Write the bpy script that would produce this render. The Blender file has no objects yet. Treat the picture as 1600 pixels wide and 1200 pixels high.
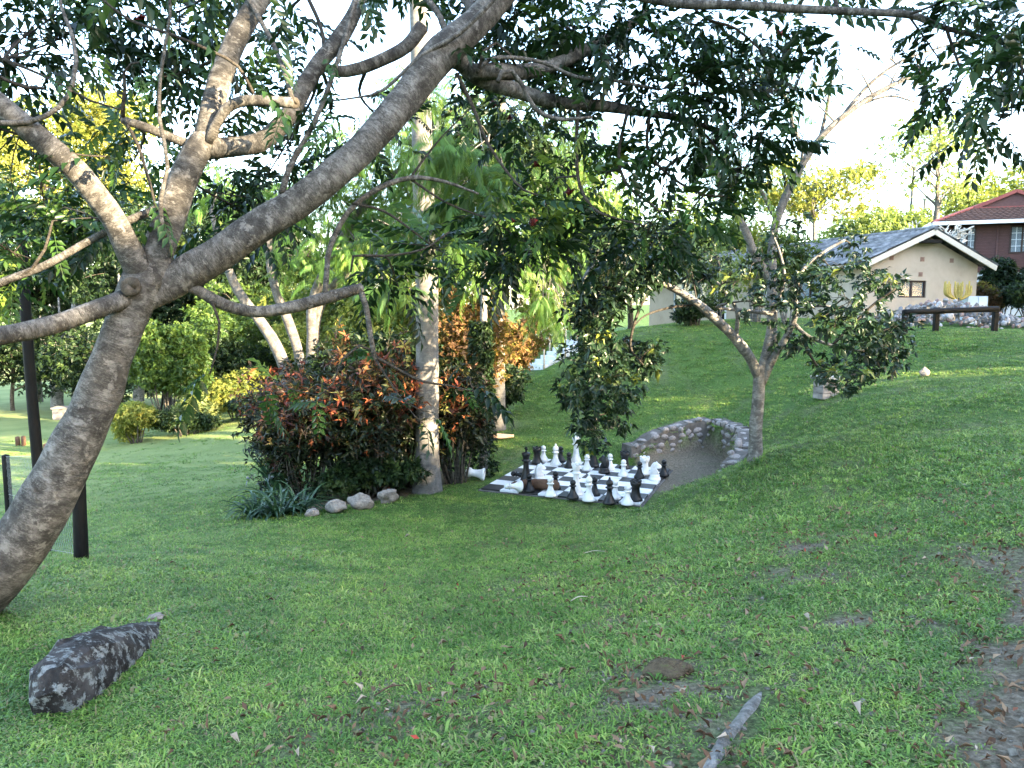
import bpy, bmesh, math
import numpy as np
from mathutils import Vector, Matrix

rng = np.random.default_rng(11)
scene = bpy.context.scene
COL = scene.collection
R = math.radians

# ------------------------------------------------------------------ camera, sky, sun, exposure
FPX, HOR, CAMZ = 1150.0, 480.0, 1.6
PITCH = math.atan((600 - HOR) / FPX)
cam = bpy.data.cameras.new('camera')
cam.sensor_width = 36
cam.lens = FPX / 1600 * 36
cam.clip_start = 0.05
cam.clip_end = 3000
camo = bpy.data.objects.new('camera', cam)
camo.location = (0, 0, CAMZ)
camo.rotation_euler = (math.pi / 2 - PITCH, 0, 0)
COL.objects.link(camo)
scene.camera = camo

SUN_EL = R(16)
SUN_AZ = R(125)            # clockwise from +Y (the view direction): right and a little behind the camera
SDIR = np.array([math.sin(SUN_AZ) * math.cos(SUN_EL), math.cos(SUN_AZ) * math.cos(SUN_EL), math.sin(SUN_EL)])
world = bpy.data.worlds.new('World')
scene.world = world
world.use_nodes = True
wn = world.node_tree
for n in list(wn.nodes):
    wn.nodes.remove(n)
sky = wn.nodes.new('ShaderNodeTexSky')
sky.sky_type = 'NISHITA'
sky.sun_disc = False
sky.sun_elevation = SUN_EL
sky.sun_rotation = SUN_AZ
sky.air_density = 1.0
sky.dust_density = 1.3
sky.ozone_density = 1.0
bg = wn.nodes.new('ShaderNodeBackground')
bg.inputs['Strength'].default_value = 0.15
wo = wn.nodes.new('ShaderNodeOutputWorld')
wn.links.new(sky.outputs[0], bg.inputs[0])
wn.links.new(bg.outputs[0], wo.inputs[0])
sl = bpy.data.lights.new('sun', 'SUN')
sl.energy = 5.0
sl.angle = R(0.5)
sl.color = (1.0, 0.80, 0.52)
so = bpy.data.objects.new('sun', sl)
so.rotation_euler = Vector(SDIR).to_track_quat('Z', 'Y').to_euler()
so.location = (30, -20, 30)
COL.objects.link(so)
scene.view_settings.view_transform = 'Standard'
scene.view_settings.look = 'None'
scene.view_settings.exposure = 3.58
scene.view_settings.gamma = 1
scene.view_settings.use_curve_mapping = False
scene.render.engine = 'CYCLES'
scene.cycles.use_denoising = True
scene.cycles.max_bounces = 6
scene.cycles.transparent_max_bounces = 8

# ------------------------------------------------------------------ geometry helpers
def ray(px, py):
    x, y = (px - 800) / FPX, (600 - py) / FPX
    c, s = math.cos(PITCH), math.sin(PITCH)
    return np.array([x, c + y * s, -s + y * c])

def at(px, py, Y):
    d = ray(px, py)
    return np.array([0, 0, CAMZ]) + d * (Y / d[1])

def mpp(Y):                       # metres per photo pixel at distance Y
    return Y / FPX

_lat = np.random.default_rng(5).random((64, 64))
def vnoise(x, y):
    xi, yi = np.floor(x).astype(int), np.floor(y).astype(int)
    fx, fy = x - xi, y - yi
    fx, fy = fx * fx * (3 - 2 * fx), fy * fy * (3 - 2 * fy)
    g = lambda a, b: _lat[a % 64, b % 64]
    return (g(xi, yi) * (1 - fx) + g(xi + 1, yi) * fx) * (1 - fy) + (g(xi, yi + 1) * (1 - fx) + g(xi + 1, yi + 1) * fx) * fy

def fnoise(x, y):
    return (vnoise(x, y) + .5 * vnoise(x * 2.1 + 7, y * 2.1 + 3) + .25 * vnoise(x * 4.3 + 1, y * 4.3 + 9)) / 1.75

class Geo:
    def __init__(s):
        s.V, s.Q, s.T, s.B, s.Rn, s.n = [], [], [], [], [], 0
    def add(s, V, Q=None, T=None, bark=None, rnd=None):
        V = np.asarray(V, float).reshape(-1, 3)
        if Q is not None and len(Q): s.Q.append(np.asarray(Q, int).reshape(-1, 4) + s.n)
        if T is not None and len(T): s.T.append(np.asarray(T, int).reshape(-1, 3) + s.n)
        s.V.append(V)
        s.B.append(np.zeros((len(V), 3)) if bark is None else bark)
        s.Rn.append(np.zeros(len(V)) if rnd is None else np.broadcast_to(rnd, (len(V),)))
        s.n += len(V)
        return s
    def mesh(s, name, smooth=True):
        V = np.concatenate(s.V); me = bpy.data.meshes.new(name)
        Q = np.concatenate(s.Q) if s.Q else np.zeros((0, 4), int)
        T = np.concatenate(s.T) if s.T else np.zeros((0, 3), int)
        me.vertices.add(len(V)); me.vertices.foreach_set('co', V.astype(np.float32).ravel())
        nl = Q.size + T.size; me.loops.add(nl)
        me.loops.foreach_set('vertex_index', np.concatenate([Q.ravel(), T.ravel()]).astype(np.int32))
        me.polygons.add(len(Q) + len(T))
        st = np.concatenate([np.arange(len(Q)) * 4, Q.size + np.arange(len(T)) * 3]).astype(np.int32)
        me.polygons.foreach_set('loop_start', st)
        me.polygons.foreach_set('use_smooth', np.full(len(st), smooth))
        me.update(calc_edges=True)
        a = me.attributes.new('bark', 'FLOAT_VECTOR', 'POINT'); a.data.foreach_set('vector', np.concatenate(s.B).astype(np.float32).ravel())
        a = me.attributes.new('rnd', 'FLOAT', 'POINT'); a.data.foreach_set('value', np.concatenate(s.Rn).astype(np.float32))
        return me
    def build(s, name, mat, parent=None, smooth=True, loc=None):
        if loc is not None:
            for v in s.V: v -= np.asarray(loc)
        o = link(bpy.data.objects.new(name, s.mesh(name, smooth)), mat, parent)
        if loc is not None: o.location = loc
        return o

def link(o, mat=None, parent=None):
    COL.objects.link(o)
    if mat is not None and o.type == 'MESH' and not o.data.materials: o.data.materials.append(mat)
    if parent is not None: o.parent = parent
    return o

def tag(o, label=None, cat=None, group=None, kind=None):
    if label: o['label'] = label
    if cat: o['category'] = cat
    if group: o['group'] = group
    if kind: o['kind'] = kind
    return o

def thing(name, label, cat, loc=(0, 0, 0), rz=0.0, group=None):
    o = bpy.data.objects.new(name, None)
    o.empty_display_size = .2
    o.location = loc; o.rotation_euler = (0, 0, rz)
    COL.objects.link(o)
    return tag(o, label, cat, group)

def keep(o, parent):              # parent a mesh given in world coordinates to an unrotated Empty
    o.parent = parent
    o.location = Vector(o.location) - Vector(parent.location)
    return o

def catmull(P, Rr, step):
    P, Rr = np.asarray(P, float), np.asarray(Rr, float)
    if len(P) < 3:
        n = max(2, int(np.linalg.norm(P[-1] - P[0]) / step) + 1)
        t = np.linspace(0, 1, n)[:, None]
        return P[0] * (1 - t) + P[-1] * t, (Rr[0] * (1 - t) + Rr[-1] * t)[:, 0]
    Q = np.vstack([2 * P[0] - P[1], P, 2 * P[-1] - P[-2]])
    S = np.concatenate([[Rr[0]], Rr, [Rr[-1]]])
    out, rad = [], []
    for i in range(1, len(Q) - 2):
        n = max(1, int(np.linalg.norm(Q[i + 1] - Q[i]) / step))
        for k in range(n):
            t = k / n
            a, b, c, d = Q[i - 1], Q[i], Q[i + 1], Q[i + 2]
            out.append(.5 * ((2 * b) + (-a + c) * t + (2 * a - 5 * b + 4 * c - d) * t * t + (-a + 3 * b - 3 * c + d) * t ** 3))
            rad.append(S[i] * (1 - t) + S[i + 1] * t)
    out.append(P[-1]); rad.append(Rr[-1])
    return np.array(out), np.array(rad)

def tube(G, P, Rr, sides=8, step=.1, lump=.0, cap=True, rnd=0.):
    P, Rr = catmull(P, Rr, step)
    n = len(P)
    T = np.gradient(P, axis=0); T /= np.linalg.norm(T, axis=1)[:, None] + 1e-9
    u = np.cross(T[0], [.3, .5, .81]); u /= np.linalg.norm(u)
    U = []
    for t in T:
        u = u - t * (u @ t); u /= np.linalg.norm(u) + 1e-9; U.append(u)
    U = np.array(U); W = np.cross(T, U)
    ang = np.linspace(0, 2 * np.pi, sides, endpoint=False)
    L = np.concatenate([[0], np.cumsum(np.linalg.norm(np.diff(P, axis=0), axis=1))])
    rr = Rr[:, None] * np.ones((1, sides))
    if lump:
        sd = rng.random() * 50
        rr = rr * (1 + lump * (2 * vnoise(L[:, None] * 5 + sd + 0 * ang[None], np.cos(ang)[None] * 1.3 + sd + L[:, None] * .7) - 1))
    V = P[:, None] + rr[..., None] * (np.cos(ang)[None, :, None] * U[:, None] + np.sin(ang)[None, :, None] * W[:, None])
    bark = np.stack([np.cos(ang)[None] * Rr[:, None], np.sin(ang)[None] * Rr[:, None], L[:, None] + 0 * ang[None]], -1).reshape(-1, 3)
    i, j = np.meshgrid(np.arange(n - 1), np.arange(sides), indexing='ij')
    k = (j + 1) % sides
    Q = np.stack([i * sides + j, i * sides + k, (i + 1) * sides + k, (i + 1) * sides + j], -1).reshape(-1, 4)
    V = V.reshape(-1, 3); Tt = []
    if cap:
        c0, c1 = len(V), len(V) + 1
        V = np.vstack([V, P[0], P[-1] + T[-1] * Rr[-1] * .35])
        bark = np.vstack([bark, [[0, 0, 0]], [[0, 0, L[-1]]]])
        e = (n - 1) * sides
        for a in range(sides):
            b = (a + 1) % sides
            Tt += [(c0, b, a), (c1, e + a, e + b)]
    G.add(V, Q, Tt, bark, rnd)
    return P, Rr

def box(G, c, s, rnd=0., rot=None):
    x, y, z = np.array(s) / 2
    V = np.array([[-x, -y, -z], [x, -y, -z], [x, y, -z], [-x, y, -z], [-x, -y, z], [x, -y, z], [x, y, z], [-x, y, z]])
    if rot is not None: V = V @ np.array(rot).T
    G.add(V + np.array(c), [(0, 3, 2, 1), (4, 5, 6, 7), (0, 1, 5, 4), (1, 2, 6, 5), (2, 3, 7, 6), (3, 0, 4, 7)], rnd=rnd)
    return G

def bbox(c, s, rot=None): return box(Geo(), c, s, rot=rot)

def bevel(o, w, seg=2):
    m = o.modifiers.new('bevel', 'BEVEL'); m.width = w; m.segments = seg; m.limit_method = 'ANGLE'
    return o

def norm(v): return v / (np.linalg.norm(v, axis=-1, keepdims=True) + 1e-9)

def frames(d, n):
    y = norm(d); z = norm(n - (n * y).sum(-1, keepdims=True) * y); x = np.cross(y, z)
    return np.stack([x, y, z], -1)

def scatter(G, tmpl, pos, rot, scl, rnd):
    V, Q, T = tmpl
    N, k = len(pos), len(V)
    W = np.einsum('nij,kj->nki', rot, V) * np.asarray(scl).reshape(-1, 1, 1) + pos[:, None]
    off = (np.arange(N) * k)[:, None, None]
    G.add(W.reshape(-1, 3), (Q[None] + off).reshape(-1, 4) if len(Q) else None,
          (T[None] + off).reshape(-1, 3) if len(T) else None, rnd=np.repeat(rnd, k))

def randdir(n):
    v = rng.normal(size=(n, 3)); return norm(v)

# leaf templates: unit-length leaf along +Y, normal +Z
def leaflet(L=1., w=.3, fold=.10, droop=.12):
    V = np.array([[0, 0, 0], [w * .5, L * .4, fold * w * 3], [0, L * .45, 0], [-w * .5, L * .4, fold * w * 3], [0, L, -droop * L]])
    return V, np.zeros((0, 4), int), np.array([[0, 1, 2], [0, 2, 3], [1, 4, 2], [2, 4, 3]])
def flat_leaf(w=.45):
    V = np.array([[0, 0, 0], [w * .5, .45, .06], [0, 1, -.05], [-w * .5, .45, .06]])
    return V, np.array([[0, 1, 2, 3]]), np.zeros((0, 3), int)
def merge(parts):
    VV, QQ, TT, n = [], [], [], 0
    for V, Q, T in parts:
        VV.append(V); QQ.append(Q + n); TT.append(T + n); n += len(V)
    return np.concatenate(VV), np.concatenate(QQ), np.concatenate(TT)
def xf(t, ax, ay, az, s, p):
    M = np.array(Matrix.Rotation(az, 3, 'Z') @ Matrix.Rotation(ay, 3, 'Y') @ Matrix.Rotation(ax, 3, 'X'))
    return t[0] @ M.T * s + np.array(p), t[1], t[2]
def pinnate(seed, pairs=6, droop=.2):
    r = np.random.default_rng(seed); parts = []
    for i in range(pairs):
        t = .18 + .8 * i / pairs
        for sgn in (-1, 1):
            l = leaflet(w=.42)
            parts.append(xf(l, -.15 - .45 * r.random(), sgn * (.1 + .5 * r.random()), -sgn * (1.0 + .25 * r.random() - .35 * t), .27 * (1.1 - .35 * abs(t - .55)), (sgn * .004, t, -droop * t * t)))
    parts.append(xf(leaflet(w=.28), -.6, 0, 0, .26, (0, .97, -droop * .95)))
    w = .007
    Vr = np.array([[x, t, -droop * t * t] for t in (0, .35, .7, 1) for x in (-w, w)])
    parts.append((Vr, np.array([[2 * k, 2 * k + 1, 2 * k + 3, 2 * k + 2] for k in range(3)]), np.zeros((0, 3), int)))
    return merge(parts)
def sprig(seed, n=6, w=.32, spread=1.0, droop=.2):
    r = np.random.default_rng(seed)
    return merge([xf(leaflet(w=w, droop=droop), .15 + .5 * r.random(), 0, k * 2.4 + r.random() * .5, .6 + .4 * r.random(), (0, 0, .25 * k / n)) if spread > 0
                  else xf(leaflet(w=w, droop=droop), .5 * r.normal(), .5 * r.normal(), .9 * r.normal(), .55 + .4 * r.random(), (.2 * r.normal(), .35 * r.random(), .12 * r.normal())) for k in range(n)])
def feather(seed, n=13):
    r = np.random.default_rng(seed); parts = []
    for k in range(n):
        t = (k + .5) / n
        for sgn in (-1, 1):
            parts.append(xf(flat_leaf(w=.10), -.9 - .3 * r.random(), 0, -sgn * (.9 - .5 * t), .42 - .1 * t, (0, t * .8, -.45 * t * t)))
    return merge(parts)
PIN = [pinnate(i, 5 + i % 2) for i in range(4)]
SPR = [sprig(i, 6) for i in range(3)]
TUFTL = [sprig(10 + i, 7, w=.42, spread=0) for i in range(4)]
FEA = [feather(i) for i in range(3)]

# ------------------------------------------------------------------ materials
def newmat(name):
    m = bpy.data.materials.new(name); m.use_nodes = True
    nt = m.node_tree
    for n in list(nt.nodes): nt.nodes.remove(n)
    out = nt.nodes.new('ShaderNodeOutputMaterial')
    p = nt.nodes.new('ShaderNodeBsdfPrincipled')
    nt.links.new(p.outputs[0], out.inputs['Surface'])
    return m, nt, p, out
def ramp(nt, fac, stops, interp='LINEAR'):
    r = nt.nodes.new('ShaderNodeValToRGB'); r.color_ramp.interpolation = interp
    el = r.color_ramp.elements
    while len(el) < len(stops): el.new(.5)
    for e, (p, c) in zip(el, stops):
        e.position = p; e.color = (*c, 1) if len(c) == 3 else c
    nt.links.new(fac, r.inputs[0]); return r.outputs[0]
def noise(nt, vec, scale, detail=4, rough=.6, dist=0.):
    n = nt.nodes.new('ShaderNodeTexNoise')
    n.inputs['Scale'].default_value = scale; n.inputs['Detail'].default_value = detail
    n.inputs['Roughness'].default_value = rough; n.inputs['Distortion'].default_value = dist
    if vec is not None: nt.links.new(vec, n.inputs['Vector'])
    return n.outputs['Fac']
def attr(nt, name):
    a = nt.nodes.new('ShaderNodeAttribute'); a.attribute_name = name; return a
def mapping(nt, vec, s):
    m = nt.nodes.new('ShaderNodeMapping'); m.inputs['Scale'].default_value = s; nt.links.new(vec, m.inputs['Vector']); return m.outputs[0]
def mixc(nt, fac, a, b, mode='MIX'):
    m = nt.nodes.new('ShaderNodeMix'); m.data_type = 'RGBA'; m.blend_type = mode
    for s, v in ((m.inputs[0], fac), (m.inputs[6], a), (m.inputs[7], b)):
        if isinstance(v, (tuple, list)): s.default_value = (*v, 1)
        elif isinstance(v, (int, float)): s.default_value = v
        else: nt.links.new(v, s)
    return m.outputs[2]
def bump(nt, p, h, strength=.4, dist=.02):
    b = nt.nodes.new('ShaderNodeBump'); b.inputs['Strength'].default_value = strength; b.inputs['Distance'].default_value = dist
    nt.links.new(h, b.inputs['Height']); nt.links.new(b.outputs[0], p.inputs['Normal'])
def geopos(nt): return nt.nodes.new('ShaderNodeNewGeometry').outputs['Position']
def objco(nt): return nt.nodes.new('ShaderNodeTexCoord').outputs['Object']

def leafmat(name, stops, trans=.35, rough=.42, spec=.25, interp='LINEAR'):
    m, nt, p, out = newmat(name)
    c = ramp(nt, attr(nt, 'rnd').outputs['Fac'], stops, interp)
    nt.links.new(c, p.inputs['Base Color'])
    p.inputs['Roughness'].default_value = rough
    p.inputs['Specular IOR Level'].default_value = spec
    t = nt.nodes.new('ShaderNodeBsdfTranslucent')
    cc = mixc(nt, .5, c, (.35, .45, .04), 'ADD' if False else 'MIX') if trans > .3 else c
    nt.links.new(cc, t.inputs[0])
    mx = nt.nodes.new('ShaderNodeMixShader'); mx.inputs[0].default_value = trans
    nt.links.new(p.outputs[0], mx.inputs[1]); nt.links.new(t.outputs[0], mx.inputs[2])
    nt.links.new(mx.outputs[0], out.inputs['Surface'])
    return m

def barkmat(name, dark, mid, light, ring=1., scale=1., rough=.85):
    m, nt, p, out = newmat(name)
    v = attr(nt, 'bark').outputs['Vector']
    v1 = mapping(nt, v, (9 * scale, 9 * scale, 60 * scale * ring))
    v2 = mapping(nt, v, (7 * scale, 7 * scale, 12 * scale))
    n1 = noise(nt, v1, 1.0, 8, .75, .8); n2 = noise(nt, v2, 1.0, 8, .72, .5)
    n3 = noise(nt, mapping(nt, v, (60, 60, 220)), 1.0, 4, .7)
    c1 = ramp(nt, n1, [(.36, dark), (.5, mid), (.66, light)])
    c2 = ramp(nt, n2, [(.38, dark), (.5, mid), (.62, light)])
    c = mixc(nt, .5, c1, c2)
    c = mixc(nt, ramp(nt, n3, [(.52, (0, 0, 0)), (.70, (.75, .75, .75))]), c, light)
    c = mixc(nt, ramp(nt, n3, [(.30, (.8, .8, .8)), (.44, (0, 0, 0))]), c, dark)
    n4 = noise(nt, mapping(nt, v, (4.5, 4.5, 5)), 1.0, 6, .7, .4); n5 = noise(nt, mapping(nt, v, (11, 11, 14)), 1.0, 6, .7, .3)
    c = mixc(nt, ramp(nt, n4, [(.40, (.7, .7, .7)), (.52, (0, 0, 0))]), c, dark)
    c = mixc(nt, ramp(nt, n5, [(.56, (0, 0, 0)), (.62, (.6, .6, .6))]), c, light)
    nt.links.new(c, p.inputs['Base Color'])
    p.inputs['Roughness'].default_value = rough; p.inputs['Specular IOR Level'].default_value = .2
    bump(nt, p, n1, 1.0, .02)
    return m

def surf(name, stops, scale=6., rough=.8, spec=.25, bumps=.3, bdist=.01, detail=5, coord='obj', scl=None):
    m, nt, p, out = newmat(name)
    v = objco(nt) if coord == 'obj' else geopos(nt)
    if scl: v = mapping(nt, v, scl)
    n = noise(nt, v, scale, detail, .65, .2)
    nt.links.new(ramp(nt, n, stops), p.inputs['Base Color'])
    p.inputs['Roughness'].default_value = rough; p.inputs['Specular IOR Level'].default_value = spec
    if bumps: bump(nt, p, noise(nt, v, scale * 3, 4), bumps, bdist)
    return m

M = {}
M['bark'] = barkmat('bark_main', (.022, .020, .018), (.078, .072, .064), (.235, .222, .206), .6)
M['bark_twig'] = barkmat('bark_twig', (.018, .015, .012), (.042, .036, .029), (.09, .08, .065))
M['bark_small'] = barkmat('bark_pale', (.06, .056, .052), (.155, .148, .138), (.32, .31, .295), .9)
M['bark_dark'] = barkmat('bark_dark', (.03, .026, .02), (.075, .064, .05), (.14, .12, .10), .4)
M['bark_grey'] = barkmat('bark_grey', (.05, .046, .042), (.11, .102, .094), (.19, .18, .168), .5)
M['bark_palm'] = barkmat('bark_palm', (.085, .08, .075), (.14, .132, .122), (.20, .19, .175), 1.2, .35)
M['bark_bone'] = barkmat('bark_bone', (.45, .40, .35), (.62, .57, .50), (.75, .70, .62), .5)
G_ = lambda r, g, b: (r, g, b)
M['leaf_main'] = leafmat('leaf_main', [(0, (.007, .018, .006)), (.5, (.018, .046, .012)), (.8, (.042, .092, .02)), (1, (.15, .22, .035))], .29, .36)
M['leaf_small'] = leafmat('leaf_small', [(0, (.008, .018, .009)), (.6, (.017, .037, .016)), (.92, (.035, .065, .024)), (1, (.15, .18, .03))], .2, .34)
M['leaf_feather'] = leafmat('leaf_feather', [(0, (.018, .05, .014)), (.5, (.045, .11, .026)), (.85, (.09, .18, .036)), (1, (.22, .30, .08))], .4, .5)
M['leaf_dark'] = leafmat('leaf_dark', [(0, (.008, .018, .007)), (.6, (.02, .040, .012)), (1, (.06, .09, .022))], .25, .45)
M['leaf_mid'] = leafmat('leaf_mid', [(0, (.018, .04, .011)), (.6, (.04, .08, .018)), (1, (.10, .15, .03))], .33, .45)
M['leaf_yellow'] = leafmat('leaf_yellow', [(0, (.09, .12, .03)), (.5, (.22, .23, .05)), (1, (.42, .38, .09))], .45, .5)
M['leaf_pale'] = leafmat('leaf_pale', [(0, (.10, .15, .06)), (.6, (.17, .22, .08)), (1, (.28, .30, .12))], .45, .5)
M['leaf_brown'] = leafmat('leaf_brown', [(0, (.05, .03, .02)), (.35, (.13, .065, .03)), (.7, (.24, .13, .05)), (.88, (.10, .13, .03)), (1, (.42, .24, .07))], .35, .6)
M['leaf_croton'] = leafmat('leaf_croton', [(0, (.010, .016, .008)), (.34, (.022, .034, .012)), (.5, (.05, .018, .014)), (.58, (.035, .05, .014)), (.66, (.15, .035, .022)), (.80, (.36, .11, .045)), (.91, (.42, .21, .07)), (1, (.42, .34, .09))], .3, .35)
M['leaf_strap'] = leafmat('leaf_strap', [(0, (.018, .045, .022)), (.6, (.03, .07, .03)), (1, (.06, .11, .04))], .2, .28, .5)
M['grass'] = None
M['black_wood'] = surf('black_timber', [(.3, (.003, .003, .003)), (.7, (.009, .0085, .008))], 8, .7, .15, .4, .004, scl=(6, 6, 1))
M['stone'] = surf('rubble_stone', [(.25, (.10, .09, .085)), (.5, (.22, .20, .19)), (.75, (.36, .34, .33))], 5, .9, .2, .5, .012)
M['stone_warm'] = surf('garden_stone', [(.25, (.12, .10, .08)), (.5, (.24, .205, .17)), (.75, (.34, .30, .26))], 5, .9, .2, .6, .015)
M['mortar'] = surf('mortar', [(.3, (.06, .055, .05)), (.7, (.14, .13, .12))], 7, .95, .1, .6, .012, coord='geo')
M['concrete'] = surf('concrete', [(.3, (.18, .17, .155)), (.7, (.36, .345, .32))], 9, .9, .2, .4, .006, coord='geo')
M['white_piece'] = surf('white_plastic', [(.25, (.42, .41, .38)), (.42, (.62, .62, .61)), (.6, (.72, .72, .72))], 5, .42, .4, .08, .004)
M['black_piece'] = surf('black_plastic', [(.3, (.004, .004, .0045)), (.7, (.012, .012, .013))], 7, .4, .35, .08, .004)
M['cream'] = surf('cream_plastic', [(.3, (.52, .42, .28)), (.7, (.66, .55, .38))], 7, .6, .3, .1, .004)
M['tile_white'] = surf('white_tile', [(.25, (.34, .33, .31)), (.42, (.58, .58, .58)), (.6, (.68, .68, .69))], 4, .5, .3, .15, .003, coord='geo')
M['tile_black'] = surf('black_tile', [(.3, (.010, .010, .011)), (.7, (.035, .033, .033))], 5, .5, .3, .15, .003, coord='geo')
M['log'] = surf('log_wood', [(.3, (.05, .026, .016)), (.7, (.14, .08, .05))], 6, .8, .2, .5, .01)
M['sheath'] = surf('palm_sheath', [(.3, (.36, .22, .14)), (.7, (.56, .38, .26))], 4, .6, .3, .3, .01)
M['wall_cream'] = surf('cream_plaster', [(.25, (.36, .28, .215)), (.45, (.46, .37, .285)), (.7, (.52, .42, .33))], 1.1, .9, .15, .15, .004)
M['fascia'] = surf('fascia_paint', [(.3, (.58, .50, .40)), (.7, (.68, .60, .50))], 6, .7, .25, .1, .002)
M['roof_grey'] = surf('roof_fibre_cement', [(.28, (.05, .05, .055)), (.5, (.14, .14, .145)), (.72, (.30, .29, .29))], 2.2, .9, .15, .4, .01)
M['roof_red'] = surf('roof_red_tile', [(.3, (.05, .032, .028)), (.7, (.10, .058, .047))], 8, .8, .2, .3, .01)
M['red_trim'] = surf('red_trim', [(.3, (.17, .045, .042)), (.7, (.24, .07, .062))], 8, .6, .3, .1, .003)
M['siding'] = surf('red_siding', [(.3, (.075, .040, .039)), (.7, (.13, .068, .064))], 5, .7, .25, .3, .004, scl=(1, 1, 6))
M['white_paint'] = surf('white_paint', [(.3, (.72, .73, .75)), (.7, (.82, .82, .82))], 8, .5, .3, .05, .002)
M['pale_wall'] = surf('pale_blue_wall', [(.3, (.50, .56, .60)), (.7, (.58, .63, .66))], 3, .85, .2, .1, .003)
M['dark_frame'] = surf('dark_frame', [(.3, (.03, .018, .016)), (.7, (.06, .04, .034))], 8, .6, .3, .1, .002)
M['vent'] = surf('vent_brick', [(.3, (.26, .15, .11)), (.7, (.36, .23, .18))], 20, .9, .1, .5, .01)
M['green_panel'] = surf('grey_green_panel', [(.3, (.20, .22, .20)), (.7, (.28, .31, .28))], 4, .6, .3, .1, .003)
M['rail'] = surf('weathered_rail', [(.3, (.36, .30, .22)), (.7, (.50, .44, .34))], 10, .7, .3, .2, .003)
M['step'] = surf('pale_concrete_step', [(.3, (.44, .45, .47)), (.7, (.62, .63, .65))], 7, .85, .2, .3, .006)
M['cactus'] = surf('pale_cactus', [(.3, (.36, .24, .05)), (.7, (.52, .40, .12))], 9, .6, .3, .3, .01)
M['wire'] = surf('galvanised_wire', [(.3, (.22, .24, .23)), (.7, (.34, .36, .35))], 9, .5, .5, 0)
M['curtain'] = surf('white_curtain', [(.3, (.55, .58, .60)), (.7, (.74, .75, .76))], 9, .9, .1, .2, .01, scl=(8, 8, 1))
M['dark_void'] = surf('dark_interior', [(.3, (.012, .010, .010)), (.7, (.02, .018, .016))], 3, .9, .1, 0)
M['litter'] = leafmat('dead_leaf', [(0, (.05, .026, .016)), (.4, (.14, .075, .04)), (.75, (.27, .18, .11)), (.93, (.42, .33, .24)), (1, (.38, .05, .03))], .15, .7)
M['soil'] = surf('soil', [(.3, (.035, .024, .018)), (.7, (.10, .07, .052))], 5, .95, .1, .6, .02, coord='geo')
m, nt, p, out = newmat('window_glass')
p.inputs['Base Color'].default_value = (.6, .66, .7, 1); p.inputs['Roughness'].default_value = .12
p.inputs['Transmission Weight'].default_value = .8; p.inputs['Specular IOR Level'].default_value = .05
M['glass'] = m

# lichen boulder
m, nt, p, out = newmat('lichen_rock')
v = geopos(nt)
n1 = noise(nt, v, 5.5, 6, .6, .3); n2 = noise(nt, v, 17, 8, .72, .1); n3 = noise(nt, v, 60, 5, .7)
c = ramp(nt, n1, [(.38, (.014, .012, .011)), (.50, (.030, .027, .025)), (.60, (.055, .05, .047)), (.8, (.10, .093, .088))])
c = mixc(nt, ramp(nt, n2, [(.51, (0, 0, 0)), (.57, (.9, .9, .9))]), c, ramp(nt, n3, [(.3, (.08, .085, .08)), (.6, (.22, .23, .22))]))
nt.links.new(c, p.inputs['Base Color']); p.inputs['Roughness'].default_value = .92; p.inputs['Specular IOR Level'].default_value = .15
bump(nt, p, n3, .8, .012)
M['lichen'] = m

# ------------------------------------------------------------------ terrain
ctrl = [(0, 1200, 2.9), (400, 1200, 2.6), (800, 1200, 2.42), (1200, 1200, 2.3), (1600, 1200, 2.25),
        (0, 1000, 4.3), (400, 1000, 4.4), (800, 1000, 4.4), (1200, 1000, 3.8), (1600, 1000, 3.4),
        (0, 880, 6.6), (400, 880, 7.2), (800, 880, 7.6), (1200, 880, 5.6), (1600, 880, 4.6),
        (600, 800, 11.4), (850, 800, 11.5), (980, 803, 11.35), (1060, 795, 10.6), (1130, 750, 10.4), (1180, 715, 11.0), (1300, 680, 11.5),
        (1400, 640, 12), (1600, 760, 6.3), (1600, 650, 9.5), (1600, 560, 15), (1400, 540, 18), (1600, 515, 22), (1400, 515, 21),
        (1250, 520, 22), (1100, 520, 23), (1000, 521, 23.5), (1000, 560, 21.5), (1000, 620, 19), (1000, 680, 16.6), (1100, 655, 16.6),
        (1100, 600, 19), (850, 690, 16.8), (830, 620, 21), (830, 582, 24), (920, 540, 25), (780, 680, 17.5), (500, 790, 12.2), (680, 770, 12.9),
        (380, 800, 12), (130, 870, 8), (250, 800, 12.5), (0, 800, 13.5), (200, 740, 18), (0, 740, 19.5), (400, 720, 20), (420, 655, 26),
        (250, 690, 25), (0, 700, 26), (0, 650, 38), (150, 650, 38), (1250, 640, 14.5), (600, 640, 25)]
C = [at(*c) for c in ctrl]
BZ = -1.65
BC = np.array([1.318, 13.77, BZ]); BYAW = -.382; SQ = .36
ex, ey = np.array([math.cos(BYAW), math.sin(BYAW)]), np.array([-math.sin(BYAW), math.cos(BYAW)])
for i in (-4.3, 0, 4.3):
    for j in (-4.3, 0, 4.3):
        q = BC[:2] + SQ * (i * ex + j * ey); C.append(np.array([q[0], q[1], BZ - .02]))
for w in [(2.5, 15.6, -1.4), (3.2, 16.15, -1.08), (4.3, 16.7, -.9), (0, 0, 0), (-40, 80, -5.2), (-80, 60, -6), (-80, 140, -4), (0, 60, -2.2), (0, 110, -1), (40, 60, 1.6), (70, 110, 2.5), (18, 30, 1.05), (26, 38, 1.2), (12, 40, .9), (30, 24, 1.4), (60, 20, 2.4),
          (20, 5, .75), (15, -10, .8), (40, -20, 2), (0, -15, .6), (-10, -5, -.3), (-20, 0, -1.8), (-45, 10, -4), (-60, -25, -3.5), (0, -40, 1.5), (70, -40, 3)]:
    C.append(np.array(w, float))
C = np.array(C)
def _k(r2): return r2 * np.log(r2 + 1e-6) * .5
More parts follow.
